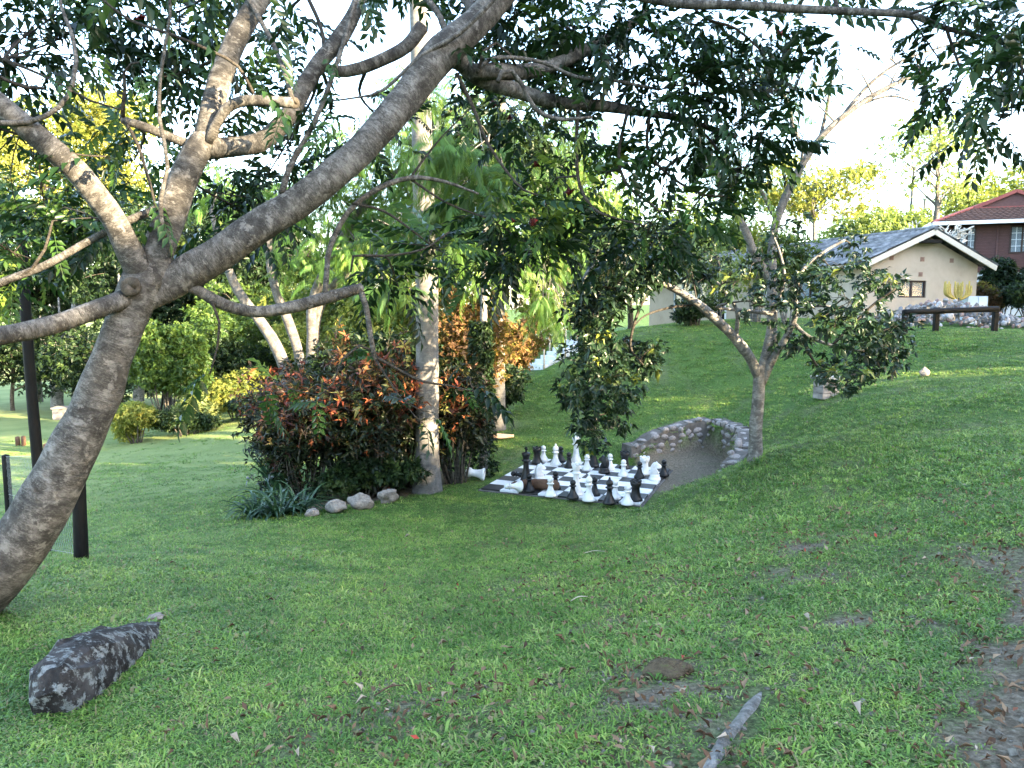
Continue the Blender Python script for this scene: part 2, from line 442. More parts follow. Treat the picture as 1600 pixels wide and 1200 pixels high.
def _tps(C, lam=.02):
    n = len(C); d = ((C[:, None, :2] - C[None, :, :2]) ** 2).sum(-1)
    A = np.zeros((n + 3, n + 3)); A[:n, :n] = _k(d) + lam * np.eye(n)
    A[:n, n] = 1; A[:n, n + 1:] = C[:, :2]; A[n:, :n] = A[:n, n:].T
    return np.linalg.solve(A, np.concatenate([C[:, 2], np.zeros(3)]))
WT = _tps(C)
CUT = np.array([(2.55, 12.75), (2.62, 15.2), (3.3, 15.7), (4.42, 16.15), (4.55, 14.9), (4.2, 13.6), (3.4, 12.7)])
def inpoly(x, y, P):
    ins = np.zeros(np.shape(x), bool); n = len(P); j = n - 1
    for i in range(n):
        c = ((P[i, 1] > y) != (P[j, 1] > y)) & (x < (P[j, 0] - P[i, 0]) * (y - P[i, 1]) / (P[j, 1] - P[i, 1] + 1e-12) + P[i, 0])
        ins ^= c; j = i
    return ins
def board_uv(x, y):
    dx, dy = x - BC[0], y - BC[1]
    return (dx * ex[0] + dy * ex[1]) / SQ, (dx * ey[0] + dy * ey[1]) / SQ
def H(x, y):
    x, y = np.asarray(x, float), np.asarray(y, float)
    sh = x.shape; xx, yy = np.clip(x.ravel(), -90, 80), np.clip(y.ravel(), -45, 140)
    out = np.empty(len(xx))
    for s in range(0, len(xx), 20000):
        a, b = xx[s:s + 20000], yy[s:s + 20000]
        d = (a[:, None] - C[None, :, 0]) ** 2 + (b[:, None] - C[None, :, 1]) ** 2
        out[s:s + 20000] = _k(d) @ WT[:-3] + WT[-3] + WT[-2] * a + WT[-1] * b
    z = np.clip(out, -8, 5).reshape(sh)
    u, v = board_uv(x, y)
    e = np.maximum(np.abs(u), np.abs(v))
    f = np.clip((5.0 - e) / .7, 0, 1)
    z = z * (1 - f) + np.where(f > 0, BZ - .03, 0) * f
    c = inpoly(x, y, CUT)
    z = np.where(c, np.minimum(z, BZ - .01 + .07 * np.clip(y - 14.2, 0, 3)), z)
    z = z + (.03 * (fnoise(x * 1.3, y * 1.3) - .5) + .16 * (fnoise(x * .55 + 4, y * .55) - .5) * np.clip((x - .5) / 2, 0, 1) * np.clip((y - 3) / 3, 0, 1) * np.clip((20 - y) / 4, 0, 1)) * (e > 4.4) * np.clip((e - 4.4) / 1.5, 0, 1)
    return z
def Hs(x, y): return float(H(np.array([x]), np.array([y]))[0])
def ground(px, py, ymin=1.2, ymax=90):
    d = ray(px, py)
    Y = np.geomspace(ymin, ymax, 900); P = np.array([0, 0, CAMZ]) + d[None] * (Y / d[1])[:, None]
    b = P[:, 2] < H(P[:, 0], P[:, 1])
    i = int(np.argmax(b)) if b.any() else len(Y) - 1
    p = P[i].copy(); p[2] = Hs(p[0], p[1]); return p

def axis(lo, hi, a, b, fine, n1, n2):
    g = lambda k: np.expm1(np.linspace(0, 3.2, k)) / np.expm1(3.2)
    return np.concatenate([a - (a - lo) * g(n1)[::-1][:-1], np.arange(a, b, fine), b + (hi - b) * g(n2)])
gx = axis(-400, 400, -7, 8, .14, 50, 40); gy = axis(-80, 600, 1.5, 18, .14, 22, 75)
XX, YY = np.meshgrid(gx, gy, indexing='ij')
ZZ = H(XX, YY)
# soil mask: bare patches in the turf
soilspots = [(1640, 1170, .22, .9), (1610, 1060, .18, .6), (1150, 1140, .14, .45), (1100, 1090, .10, .4), (1270, 850, .25, .4), (1330, 970, .16, .4), (1600, 885, .22, .7), (1240, 900, .2, .4),
             (806, 661, .28, .9), (430, 1150, .3, .3), (700, 1100, .4, .3), (1050, 1070, .3, .6)]
SP = [(ground(a, b), r, k) for a, b, r, k in soilspots]
bed = np.array([ground(455, 800)[:2], ground(560, 790)[:2], ground(660, 772)[:2], ground(745, 745)[:2] + (.1, .2), [-.9, 14.6], [-2.6, 15.4], [-4.4, 14.6]])
PATH = np.array([ground(a, b)[:2] for a, b in ((1575, 868), (1640, 862), (1800, 900))] + [(4.2, 2.2), (2.6, 1.0), (1.35, 1.0)] + [ground(a, b)[:2] for a, b in ((1505, 1190), (1535, 1090), (1572, 990))])
def soil(x, y):
    s = np.zeros(np.shape(x))
    for p, r, k in SP:
        s = np.maximum(s, k * np.exp(-((x - p[0]) ** 2 + (y - p[1]) ** 2) / (2 * r * r)))
    s = np.clip((s * 2.2 * (-.35 + 2.2 * fnoise(x * 6, y * 6))), 0, 1)
    s = np.maximum(s, .55 * np.clip((fnoise(x * 3.1 + 5, y * 3.1) - .55) * 7, 0, 1) * np.clip((x + .35) / .8, 0, 1) * np.clip((7.5 - y) / 3, 0, 1))
    s = np.maximum(s, .3 * np.clip((fnoise(x * 1.7 + 15, y * 1.7) - .56) * 6, 0, 1) * np.clip((x + 1.5) / 1.5, 0, 1) * (y < 24))
    s = np.maximum(s, .92 * inpoly(x + .28 * (fnoise(x * 4, y * 4) - .5), y + .5 * (fnoise(x * 4 + 9, y * 4) - .5), PATH))
    s = np.maximum(s, inpoly(x, y, CUT) * 1.0)
    s = np.maximum(s, inpoly(x, y, bed) * 1.0)
    return s
n0, n1 = XX.shape
I, J = np.meshgrid(np.arange(n0 - 1), np.arange(n1 - 1), indexing='ij')
Q = np.stack([I * n1 + J, (I + 1) * n1 + J, (I + 1) * n1 + J + 1, I * n1 + J + 1], -1).reshape(-1, 4)
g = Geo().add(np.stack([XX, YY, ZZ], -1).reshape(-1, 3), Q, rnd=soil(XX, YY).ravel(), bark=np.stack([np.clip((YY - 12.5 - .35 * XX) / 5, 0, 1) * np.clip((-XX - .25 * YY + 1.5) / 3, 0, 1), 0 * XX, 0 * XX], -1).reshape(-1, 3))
m, nt, p, out = newmat('lawn')
v = geopos(nt)
a = attr(nt, 'rnd').outputs['Fac']
n1_ = noise(nt, v, .5, 4, .6, .3); n2_ = noise(nt, v, 30, 5, .75); n3_ = noise(nt, v, 4, 5, .7, .4)
green = ramp(nt, n1_, [(.3, (.075, .14, .03)), (.55, (.105, .185, .04)), (.75, (.15, .23, .055))])
green = mixc(nt, ramp(nt, n2_, [(.38, (1, 1, 1)), (.62, (0, 0, 0))]), green, (.018, .036, .010))
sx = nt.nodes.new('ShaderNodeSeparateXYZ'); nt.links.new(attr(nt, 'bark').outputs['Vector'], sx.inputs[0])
green = mixc(nt, sx.outputs[0], green, ramp(nt, n1_, [(.3, (.135, .175, .060)), (.7, (.215, .25, .095))]))  # far-left lawn paler: brighter light from the open sky put into its colour
dirt = ramp(nt, n2_, [(.3, (.055, .044, .030)), (.5, (.14, .115, .083)), (.72, (.29, .25, .195))])
fac = nt.nodes.new('ShaderNodeMath'); fac.operation = 'MULTIPLY'
nt.links.new(a, fac.inputs[0]); nt.links.new(ramp(nt, n3_, [(.25, (.55, .55, .55)), (.6, (1.3, 1.3, 1.3))]), fac.inputs[1])
nt.links.new(mixc(nt, fac.outputs[0], green, dirt), p.inputs['Base Color'])
p.inputs['Roughness'].default_value = .95; p.inputs['Specular IOR Level'].default_value = .1
bump(nt, p, n2_, .9, .04)
M['lawn'] = m
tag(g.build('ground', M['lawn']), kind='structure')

# ------------------------------------------------------------------ houses
def local_pts(root): pass
hp = at(1345, 505, 28.0)
GZ = 0.95
house = thing('cream_house', 'single storey cream plastered house with a dark ribbed gable roof behind the lawn', 'house', (hp[0], hp[1], GZ), math.atan2(.32, .947))
HW, HL, HH, HR = 5.75, 16.0, 2.32, 1.16
def hpart(name, g, mat, par=house, smooth=False):
    return g.build(name, M[mat] if isinstance(mat, str) else mat, par, smooth)
# walls with openings are separate slabs around the openings
def wall_with_holes(g, u0, u1, z0, z1, holes, put):
    us = sorted({u0, u1, *[h[0] for h in holes], *[h[1] for h in holes]}); zs = sorted({z0, z1, *[h[2] for h in holes], *[h[3] for h in holes]})
    for a, b in zip(us[:-1], us[1:]):
        for c, d in zip(zs[:-1], zs[1:]):
            mu, mz = (a + b) / 2, (c + d) / 2
            if any(h[0] < mu < h[1] and h[2] < mz < h[3] for h in holes): continue
            put(g, a, b, c, d)
wu0, wu1, wz0, wz1 = 1.75, 3.12, 1.02, 1.68
g = Geo()
wall_with_holes(g, 0, HW, -.6, HH, [(wu0, wu1, wz0, wz1)], lambda g, a, b, c, d: box(g, ((a + b) / 2, .1, (c + d) / 2), (b - a, .2, d - c)))
V = np.array([[0, 0, HH], [HW, 0, HH], [HW / 2, 0, HH + HR], [0, .2, HH], [HW, .2, HH], [HW / 2, .2, HH + HR]])
g.add(V, [(0, 2, 5, 3), (1, 4, 5, 2)], [(0, 1, 2), (3, 5, 4)])
hpart('gable_wall', g, 'wall_cream')
longholes = [(8.6, 9.6, 0, 2.0), (10.4, 13.6, .35, 1.9), (2.2, 3.6, .9, 1.9), (5.4, 6.6, .9, 1.9)]
g = Geo(); wall_with_holes(g, .2, HL, -.6, HH, longholes, lambda g, a, b, c, d: box(g, (.1, (a + b) / 2, (c + d) / 2), (.2, b - a, d - c)))
hpart('side_wall', g, 'wall_cream')
hpart('side_wall', bbox((HW - .1, HL / 2 + .1, HH / 2 - .3), (.2, HL - .2, HH + .6)), 'wall_cream')
hpart('rear_wall', bbox((HW / 2, HL + .1, HH / 2 - .3), (HW, .2, HH + .6)), 'wall_cream')
# roof: two corrugated slopes
def corrugated(u_in, z_in, u_out, z_out, y0, y1, period, amp, thick=.03, courses=3):
    g = Geo(); ny = int((y1 - y0) / period * 4) + 1
    ys = np.linspace(y0, y1, ny); h = amp * np.cos((ys - y0) / period * 2 * np.pi)
    nn = np.array([-(z_out - z_in), 0, u_out - u_in]); nn = nn / np.linalg.norm(nn); nn *= np.sign(nn[2])
    for c in range(courses):
        a, b = c / courses - (.01 if c else 0), (c + 1) / courses + .02
        rows = []
        for t, lift in ((a, .0), (b, .035)):
            P0 = np.array([u_in + (u_out - u_in) * t, 0, z_in + (z_out - z_in) * t])
            rows.append(P0[None] + np.array([0, 1, 0]) * ys[:, None] + nn[None] * (h + lift)[:, None])
        V = np.concatenate(rows + [r - nn * thick for r in rows])
        i = np.arange(ny - 1)
        q = lambda A, B: np.stack([A + i, A + i + 1, B + i + 1, B + i], -1)
        g.add(V, np.concatenate([q(0, ny), q(2 * ny, 3 * ny), q(ny, 3 * ny)]))
    return g
oh = .42
sl_ = HR / (HW / 2)
hpart('roof_slope', corrugated(HW / 2, HH + HR + .16, -oh, HH + .16 - sl_ * oh, -.5, HL + .5, .30, .035), 'roof_grey', smooth=True)
hpart('roof_slope', corrugated(HW / 2, HH + HR + .16, HW + oh, HH + .16 - sl_ * oh, -.5, HL + .5, .30, .035), 'roof_grey', smooth=True)
g = Geo(); tube(g, [(HW / 2, -.52, HH + HR + .17), (HW / 2, HL + .5, HH + HR + .17)], [.09, .09], 8, 2); hpart('ridge_cap', g, 'roof_grey')
for s in (0, 1):
    a = np.array([HW / 2, -.47, HH + HR + .03]); b = np.array([-oh if s == 0 else HW + oh, -.47, HH + .03 - sl_ * oh])
    mid = (a + b) / 2; L = np.linalg.norm(b - a); ang = math.atan2(b[2] - a[2], b[0] - a[0])
    hpart('bargeboard', box(Geo(), mid, (L, .05, .2), rot=Matrix.Rotation(-ang, 3, 'Y')), 'fascia')
hpart('gutter', bbox((-oh - .04, HL / 2, HH - sl_ * oh + .02), (.1, HL + .9, .11)), 'fascia')
hpart('roof_truss', bbox((HW / 2 - .1, -.24, HH + HR - .32), (1.0, .42, .12)), 'black_wood')
w = hpart('window', bbox(((wu0 + wu1) / 2, .17, (wz0 + wz1) / 2), (wu1 - wu0, .02, wz1 - wz0)), 'green_panel')
fr = Geo()
for u in (wu0 + .03, (wu0 + wu1) / 2, wu1 - .03): box(fr, (u, .08, (wz0 + wz1) / 2), (.07, .08, wz1 - wz0))
for z in (wz0 + .03, wz1 - .03): box(fr, ((wu0 + wu1) / 2, .082, z), (wu1 - wu0 - .01, .07, .06))
hpart('frame', fr, 'dark_frame', w)
for u in ((wu0 * 3 + wu1) / 4, (wu0 + 3 * wu1) / 4): hpart('pane', bbox((u, .09, (wz0 + wz1) / 2), ((wu1 - wu0) / 2 - .06, .012, wz1 - wz0 - .1)), 'glass', w)
for u, z in ((1.32, 2.52), (2.85, 2.50), (4.35, 2.48), (2.8, 1.92)):
    gg = Geo()
    for k in range(3): box(gg, (u - .06 + .06 * k, -.008, z), (.04, .03, .14))
    box(gg, (u, -.002, z), (.2, .015, .17)); hpart('air_brick', gg, 'vent')
for yy in (1.4, 4.5, 7.6):
    hpart('air_brick', bbox((-.005, yy, 2.1), (.02, .2, .15)), 'vent')
for (y0, y1, z0, z1) in longholes[1:]:
    big = y1 - y0 > 2
    w = hpart('window', bbox((.17, (y0 + y1) / 2, (z0 + z1) / 2), (.02, y1 - y0, z1 - z0)), 'green_panel' if big else 'curtain')
    fr = Geo(); k = 5 if big else 3
    for t in range(k): box(fr, (.09, y0 + .03 + (y1 - y0 - .06) * t / (k - 1), (z0 + z1) / 2), (.08, .06, z1 - z0))
    for z in (z0 + .03, z1 - .03): box(fr, (.092, (y0 + y1) / 2, z), (.07, y1 - y0 - .01, .06))
    hpart('frame', fr, 'white_paint' if big else 'dark_frame', w)
    for t in range(k - 1):
        s = (y1 - y0) / (k - 1); hpart('pane', bbox((.12, y0 + s * (t + .5), (z0 + z1) / 2), (.012, s - .06, z1 - z0 - .08)), 'glass', w)
d = hpart('door', bbox((.15, 9.1, 1.0), (.04, .86, 1.98)), 'dark_void')
fr = Geo()
for yy in (8.64, 9.56): box(fr, (.06, yy, 1.0), (.2, .1, 2.0))
box(fr, (.062, 9.1, 2.04), (.19, 1.0, .08)); hpart('frame', fr, 'white_paint', d)
hpart('doorstep', bbox((-.5, 9.1, -.25), (1.1, 2.2, .4)), 'step')
hpart('floor_slab', bbox((HW / 2, HL / 2, -.3), (HW - .5, HL - .5, .3)), 'concrete')

# the red timber house
rp = at(1474, 420, 37.0)
RZ = 1.1
red = thing('red_timber_house', 'two storey dark red weatherboard house with a tiled roof and white gutter', 'house', (rp[0], rp[1], RZ), math.atan2(-.35, .937))
def rpart(name, g, mat, par=red, smooth=False): return g.build(name, M[mat], par, smooth)
RL, RD = 13.0, 8.0
Z0, Z1 = 2.2, 4.45
wins = [(.24, 1.28), (2.76, 4.2), (8.6, 10.1)]
rpart('lower_wall', bbox((RL / 2, .12 + RD / 2, Z0 / 2 - .3), (RL, RD, Z0 + .6)), 'pale_wall')
# planks, cut at the windows
wz = (3.12, 4.36)
npl = 15
for k in range(npl):
    za, zb = Z0 + (Z1 - Z0) * k / npl, Z0 + (Z1 - Z0) * (k + 1) / npl
    cuts = [0.0]
    if zb > wz[0] and za < wz[1]:
        segs, u = [], 0.0
        for a, b in wins: segs.append((u, a)); u = b
        segs.append((u, RL))
    else: segs = [(0, 2.22), (2.22, 7.1), (7.1, RL)]
    for a, b in segs:
        rpart('plank', box(Geo(), ((a + b) / 2, .02, (za + zb) / 2), (b - a - .006, .03, zb - za + .02), rot=Matrix.Rotation(.16, 3, 'X')), 'siding')
rpart('upper_wall', bbox((RL / 2, RD / 2 + .09, (Z0 + Z1) / 2), (RL, RD - .06, Z1 - Z0 - .02)), 'siding')
rpart('cover_strip', bbox((2.22, -.02, (Z0 + Z1) / 2), (.09, .06, Z1 - Z0)), 'siding')
for a, b in wins:
    w = rpart('window', bbox(((a + b) / 2, .035, sum(wz) / 2), (b - a, .03, wz[1] - wz[0])), 'curtain')
    fr = Geo(); nb = 3
    for t in range(nb + 1): box(fr, (a + (b - a) * t / nb, -.01, sum(wz) / 2), (.07, .06, wz[1] - wz[0] + .06))
    for z in wz: box(fr, ((a + b) / 2, -.008, z), (b - a + .06, .055, .07))
    rpart('frame', fr, 'dark_frame', w)
    gb = Geo()
    for t in range(nb):
        box(gb, (a + (b - a) * (t + .5) / nb, -.005, sum(wz) / 2), (.022, .03, wz[1] - wz[0]))
    for q in range(1, 4): box(gb, ((a + b) / 2, -.004, wz[0] + (wz[1] - wz[0]) * q / 4), (b - a, .03, .022))
    rpart('glazing_bar', gb, 'white_paint', w)
    for t in range(nb): rpart('pane', bbox((a + (b - a) * (t + .5) / nb, .004, sum(wz) / 2), ((b - a) / nb - .06, .01, wz[1] - wz[0] - .06)), 'glass', w)
# hipped roof with tile courses
eo = .7; zr = Z1 + .12; rh = 1.75
def tiled(quad, nu, nv, flip=False):
    A, B, Cc, D = [np.array(q, float) for q in quad]      # eave left, eave right, top right, top left
    g = Geo(); nrm = norm(np.cross(B - A, D - A))
    for v in range(nv):
        t0, t1 = v / nv, min(1., (v + 1.12) / nv)
        n = nu * 4 + 1; s = np.linspace(0, 1, n)[:, None]
        r0 = (A * (1 - s) + B * s) * (1 - t0) + (D * (1 - s) + Cc * s) * t0 + nrm * (.05 + .025 * np.cos(s * nu * 2 * np.pi))
        r1 = (A * (1 - s) + B * s) * (1 - t1) + (D * (1 - s) + Cc * s) * t1 + nrm * (.0 + .025 * np.cos(s * nu * 2 * np.pi))
        r2 = r0 - nrm * .05
        i = np.arange(n - 1)
        g.add(np.concatenate([r0, r1, r2]), np.concatenate([np.stack([i, i + 1, n + i + 1, n + i], -1), np.stack([2 * n + i, 2 * n + i + 1, i + 1, i], -1)]))
    return g
hx = 3.4
rpart('roof_slope', tiled([(-eo, -eo, zr), (RL + eo, -eo, zr), (RL - hx, RD / 2, zr + rh), (hx, RD / 2, zr + rh)], 46, 15), 'roof_red', smooth=True)
rpart('roof_slope', tiled([(-eo, RD + eo, zr), (-eo, -eo, zr), (hx, RD / 2, zr + rh), (hx, RD / 2 + .01, zr + rh)], 28, 15), 'roof_red', smooth=True)
rpart('roof_slope', tiled([(RL + eo, RD + eo, zr), (-eo, RD + eo, zr), (hx, RD / 2, zr + rh), (RL - hx, RD / 2, zr + rh)], 46, 15), 'roof_red', smooth=True)
g = Geo(); tube(g, [(-eo, -eo, zr + .06), (hx, RD / 2, zr + rh + .06)], [.08, .08], 6, 2); rpart('hip_cap', g, 'red_trim')
# small gablet on the front slope
gc, gw, gh, gyy = 3.3, 1.7, .72, RD / 2 - 2.2
zb_ = zr + rh * (gyy + eo) / (RD / 2 + eo)
g = Geo(); V = [(gc - gw, gyy, zb_), (gc + gw, gyy, zb_), (gc, gyy, zb_ + gh), (gc - gw, gyy + 2.4, zb_), (gc + gw, gyy + 2.4, zb_), (gc, gyy + 2.4, zb_ + gh)]
g.add(V[:3], None, [(0, 1, 2)]); rpart('gablet_wall', g, 'siding')
for s in (-1, 1):
    a = np.array([gc, gyy - .1, zb_ + gh + .05]); b = np.array([gc + s * (gw + .2), gyy - .1, zb_ - .04]); L = np.linalg.norm(b - a)
    rpart('gablet_trim', box(Geo(), (a + b) / 2, (L, .12, .17), rot=Matrix.Rotation(-math.atan2(b[2] - a[2], b[0] - a[0]), 3, 'Y')), 'red_trim')
    rpart('gablet_roof', Geo().add([a + (0, .05, .07), b + (0, .05, .07), b + (0, 3, .07), a + (0, 3, .07)], [(0, 1, 2, 3)]), 'roof_red')
rpart('gablet_trim', bbox((gc, gyy - .1, zb_ - .02), (2 * gw + .3, .1, .1)), 'red_trim')
rpart('gutter', bbox((RL / 2, -eo - .05, zr - .02), (RL + 2 * eo, .12, .17)), 'white_paint')
rpart('gutter', bbox((-eo - .05, RD / 2, zr - .021), (.12, RD + 2 * eo - .2, .16)), 'white_paint')
rpart('soffit', bbox((RL / 2, RD / 2, zr - .06), (RL + 2 * eo - .1, RD + 2 * eo - .1, .06)), 'dark_frame')

# ------------------------------------------------------------------ chessboard and pieces
board = thing('chessboard', 'giant black and white tiled chessboard set into the lawn', 'chessboard', tuple(BC), BYAW)
bevel(bbox((0, 0, -.045), (8 * SQ + .1, 8 * SQ + .1, .06)).build('base_slab', M['mortar'], board, False), .01)
tm = {}
for key in ('tile_white', 'tile_black'):
    me = bbox((0, 0, 0), (SQ - .008, SQ - .008, .03)).mesh('tile', False); me.materials.append(M[key]); tm[key] = me
for i in range(8):
    for j in range(8):
        o = bpy.data.objects.new('tile', tm['tile_white' if (i + (7 - j)) % 2 == 0 else 'tile_black'])
        o.location = ((i - 3.5) * SQ, (j - 3.5) * SQ, rng.normal() * .0015); o.rotation_euler = (rng.normal() * .004, rng.normal() * .004, rng.normal() * .006)
        link(o, None, board)
BTOP = BZ + .015

def lathe(prof, n=20):
    prof = np.array(prof, float); a = np.linspace(0, 2 * np.pi, n, endpoint=False)
    V = np.stack([prof[:, 0][:, None] * np.cos(a), prof[:, 0][:, None] * np.sin(a), prof[:, 1][:, None] + 0 * a], -1).reshape(-1, 3)
    i, j = np.meshgrid(np.arange(len(prof) - 1), np.arange(n), indexing='ij'); k = (j + 1) % n
    return Geo().add(V, np.stack([i * n + j, i * n + k, (i + 1) * n + k, (i + 1) * n + j], -1).reshape(-1, 4))
BASE = lambda r: [(r * .93, .0), (r, .008), (r, .03), (r * .93, .045), (r * .86, .06)]
INNER = lambda r: [(r * .55, .10), (r * .80, .03), (r * .88, .0), (r * .93, .0)]
def ball(r, z, r0=.02, n=7): return [(r * math.cos(t), z + r * math.sin(t)) for t in np.linspace(-1.1, math.pi / 2 - .02, n)]
def knight_head():
    prof = np.array([(-.072, 0), (.078, 0), (.074, .03), (.05, .075), (.036, .11), (.05, .128), (.085, .125), (.112, .135), (.118, .16), (.095, .185), (.05, .215), (.03, .245), (.012, .225), (-.02, .222), (-.055, .19), (-.082, .14), (-.088, .08), (-.082, .03)])
    n = len(prof); g = Geo(); c = prof.mean(0); rings = []
    for off, s in ((-.052, .80), (-.036, 1.0), (.036, 1.0), (.052, .80)):
        q = c + (prof - c) * s; w = 1 - .38 * np.clip((q[:, 1] - .06) / .2, 0, 1)
        rings.append(np.stack([q[:, 0], off * w, q[:, 1]], -1))
    V = np.concatenate(rings + [[[c[0], -.05, c[1]], [c[0], .05, c[1]]]]); Q = []; T = []
    for r in range(3):
        for k in range(n): Q.append((r * n + k, r * n + (k + 1) % n, (r + 1) * n + (k + 1) % n, (r + 1) * n + k))
    for k in range(n): T += [(4 * n, (k + 1) % n, k), (4 * n + 1, 3 * n + k, 3 * n + (k + 1) % n)]
    return g.add(V, Q, T)
def parts_of(kind):
    P = []
    if kind == 'pawn':
        P = [('base', lathe(INNER(.105) + BASE(.105)[1:])), ('body', lathe([(.09, .055), (.075, .075), (.052, .12), (.040, .17), (.037, .205), (.06, .212), (.062, .225), (.036, .235)])), ('head', lathe(ball(.052, .275)))]
    elif kind == 'rook':
        P = [('base', lathe(INNER(.12) + BASE(.12)[1:])), ('body', lathe([(.103, .055), (.088, .085), (.074, .14), (.068, .20), (.070, .245), (.086, .258), (.09, .27)])),
             ('turret', lathe([(.088, .268), (.094, .285), (.096, .335), (.076, .335), (.072, .29), (.0, .288)]))]
        for k in range(6):
            a = k * math.pi / 3; P.append(('merlon', box(Geo(), (.085 * math.cos(a), .085 * math.sin(a), .338), (.022, .05, .03), rot=Matrix.Rotation(a, 3, 'Z'))))
    elif kind == 'bishop':
        P = [('base', lathe(INNER(.115) + BASE(.115)[1:])), ('body', lathe([(.098, .055), (.08, .085), (.055, .14), (.042, .21), (.04, .255), (.068, .265), (.07, .28), (.042, .29), (.045, .305)])),
             ('mitre', lathe([(.04, .30), (.058, .325), (.06, .35), (.05, .38), (.03, .405), (.012, .42)])), ('finial', lathe(ball(.02, .43)))]
    elif kind == 'knight':
        h = knight_head(); h.V[0] = h.V[0] * [1, 1.15, 1.05] + [0, 0, .10]
        P = [('base', lathe(INNER(.115) + BASE(.115)[1:])), ('body', lathe([(.098, .055), (.09, .08), (.088, .11), (.0, .115)])), ('head', h)]
    elif kind == 'queen':
        P = [('base', lathe(INNER(.13) + BASE(.13)[1:])), ('body', lathe([(.112, .055), (.10, .10), (.07, .17), (.052, .26), (.048, .34), (.05, .37), (.08, .38), (.082, .395), (.056, .41), (.06, .43)])),
             ('coronet', lathe([(.055, .425), (.062, .46), (.085, .535), (.072, .535), (.05, .525), (.0, .53)])), ('finial', lathe(ball(.03, .55)))]
        for k in range(8):
            a = k * math.pi / 4; P.append(('point', box(Geo(), (.077 * math.cos(a), .077 * math.sin(a), .54), (.014, .03, .03), rot=Matrix.Rotation(a, 3, 'Z'))))
    elif kind == 'king':
        P = [('base', lathe(INNER(.13) + BASE(.13)[1:])), ('body', lathe([(.112, .055), (.10, .11), (.072, .18), (.055, .28), (.05, .38), (.052, .41), (.085, .42), (.086, .437), (.058, .45), (.062, .47)])),
             ('crown', lathe([(.058, .465), (.066, .50), (.086, .56), (.07, .575), (.0, .595)])), ('cross', box(box(Geo(), (0, 0, .635), (.028, .024, .10)), (0, 0, .645), (.08, .0235, .028)))]
    return P
MESH = {}
def piece(kind, colr, px, py, label, yaw=0., scale=1., pose=None, parent_mat=None):
    d = ray(px, py); p = np.array([0, 0, CAMZ]) + d * ((BTOP - CAMZ) / d[2])
    t = thing(f'{colr}_{kind}', label, 'chess piece', tuple(p), yaw, f'{colr} chess pieces')
    t.scale = (scale,) * 3
    for nm, g in parts_of(kind):
        key = (kind, colr, nm)
        if nm in ('merlon', 'point') or key not in MESH:
            me = g.mesh(nm, nm not in ('merlon', 'point', 'cross')); me.materials.append(M[colr + '_piece'])
            if nm not in ('merlon', 'point'): MESH[key] = me
        else: me = MESH[key]
        o = link(bpy.data.objects.new(nm, me), None, t)
        if nm in ('merlon', 'cross'): bevel(o, .004)
    if pose: t.location, t.rotation_euler = pose
    return t
PC = [('king', 'black', 822, 755, 'tall black king standing behind the brown log'),
      ('pawn', 'black', 827, 768, 'black pawn in front of the brown log, beside the toppled white pawn'),
      ('rook', 'black', 839, 724, 'black rook at the left far corner, beside a white pawn'),
      ('pawn', 'black', 876, 721, 'black pawn half hidden behind the far white bishop'),
      ('pawn', 'black', 889, 731, 'black pawn at the foot of the white king'),
      ('queen', 'black', 927, 729, 'tall black queen under the hanging foliage'),
      ('knight', 'black', 944, 739, 'black knight in front of a white pawn at the far edge'),
      ('rook', 'black', 976, 732, 'black rook behind a white pawn at the far edge'),
      ('pawn', 'black', 999, 747, 'black pawn in front of the white rook'),
      ('pawn', 'black', 1037, 744, 'black pawn at the board corner nearest the stone wall'),
      ('rook', 'black', 993, 782, 'black rook in the near corner by the grass lip'),
      ('bishop', 'black', 952, 787, 'black bishop on the near edge of the board'),
      ('pawn', 'black', 929, 774, 'black pawn just behind the near white bishop'),
      ('pawn', 'black', 868, 764, 'black pawn right of the log, behind a white pawn'),
      ('pawn', 'black', 895, 779, 'black pawn on the near edge between white pawn and white bishop'),
      ('pawn', 'white', 849, 720, 'white pawn beside the far black rook'),
      ('bishop', 'white', 868, 727, 'white bishop near the far edge left of the white king'),
      ('king', 'white', 900, 726, 'tall white king with a cross on top'),
      ('pawn', 'white', 917, 735, 'white pawn between the white king and black queen'),
      ('pawn', 'white', 953, 734, 'white pawn hidden behind the black knight'),
      ('pawn', 'white', 974, 744, 'white pawn in front of the far black rook'),
      ('rook', 'white', 1007, 741, 'white rook near the stone wall'),
      ('knight', 'white', 1023, 750, 'white knight beside the white rook near the stone wall'),
      ('knight', 'white', 843, 753, 'white knight right behind the brown log'),
      ('pawn', 'white', 860, 775, 'white pawn on the near edge beside the brown log'),
      ('queen', 'white', 900, 773, 'tall white queen in the middle of the board'),
      ('bishop', 'white', 920, 782, 'white bishop on the near edge beside the white queen'),
      ('pawn', 'white', 961, 779, 'white pawn behind the near black bishop'),
      ('pawn', 'white', 980, 788, 'white pawn at the near corner beside the black rook')]
for k, c, x, y, l in PC:
    yaw = {('knight', 'white', 1023): -.2, ('knight', 'white', 843): .3, ('knight', 'black', 944): 2.6}.get((k, c, x), rng.random() * 6)
    piece(k, c, x, y, l, yaw)
def lying(kind, colr, px, py, label, r, az, zfac=1.0):
    q = ground(px, py) if px < 780 else None
    if q is None:
        d = ray(px, py); q = np.array([0, 0, CAMZ]) + d * ((BTOP - CAMZ) / d[2])
    rot = (Matrix.Rotation(az, 4, 'Z') @ Matrix.Rotation(R(90) - .12, 4, 'Y')).to_euler()
    t = piece(kind, colr, px, py, label, pose=((q[0], q[1], q[2] + r), rot))
    cup = lathe([(.0, .062), (r * .5, .06), (r * .72, .055), (r * .9, .012)]).build('hollow_base', M['cream'] if colr == 'white' else M['black_piece'], t)
    return t
lying('rook', 'white', 757, 752, 'toppled white rook on the grass off the board, hollow base showing', .12, R(172))
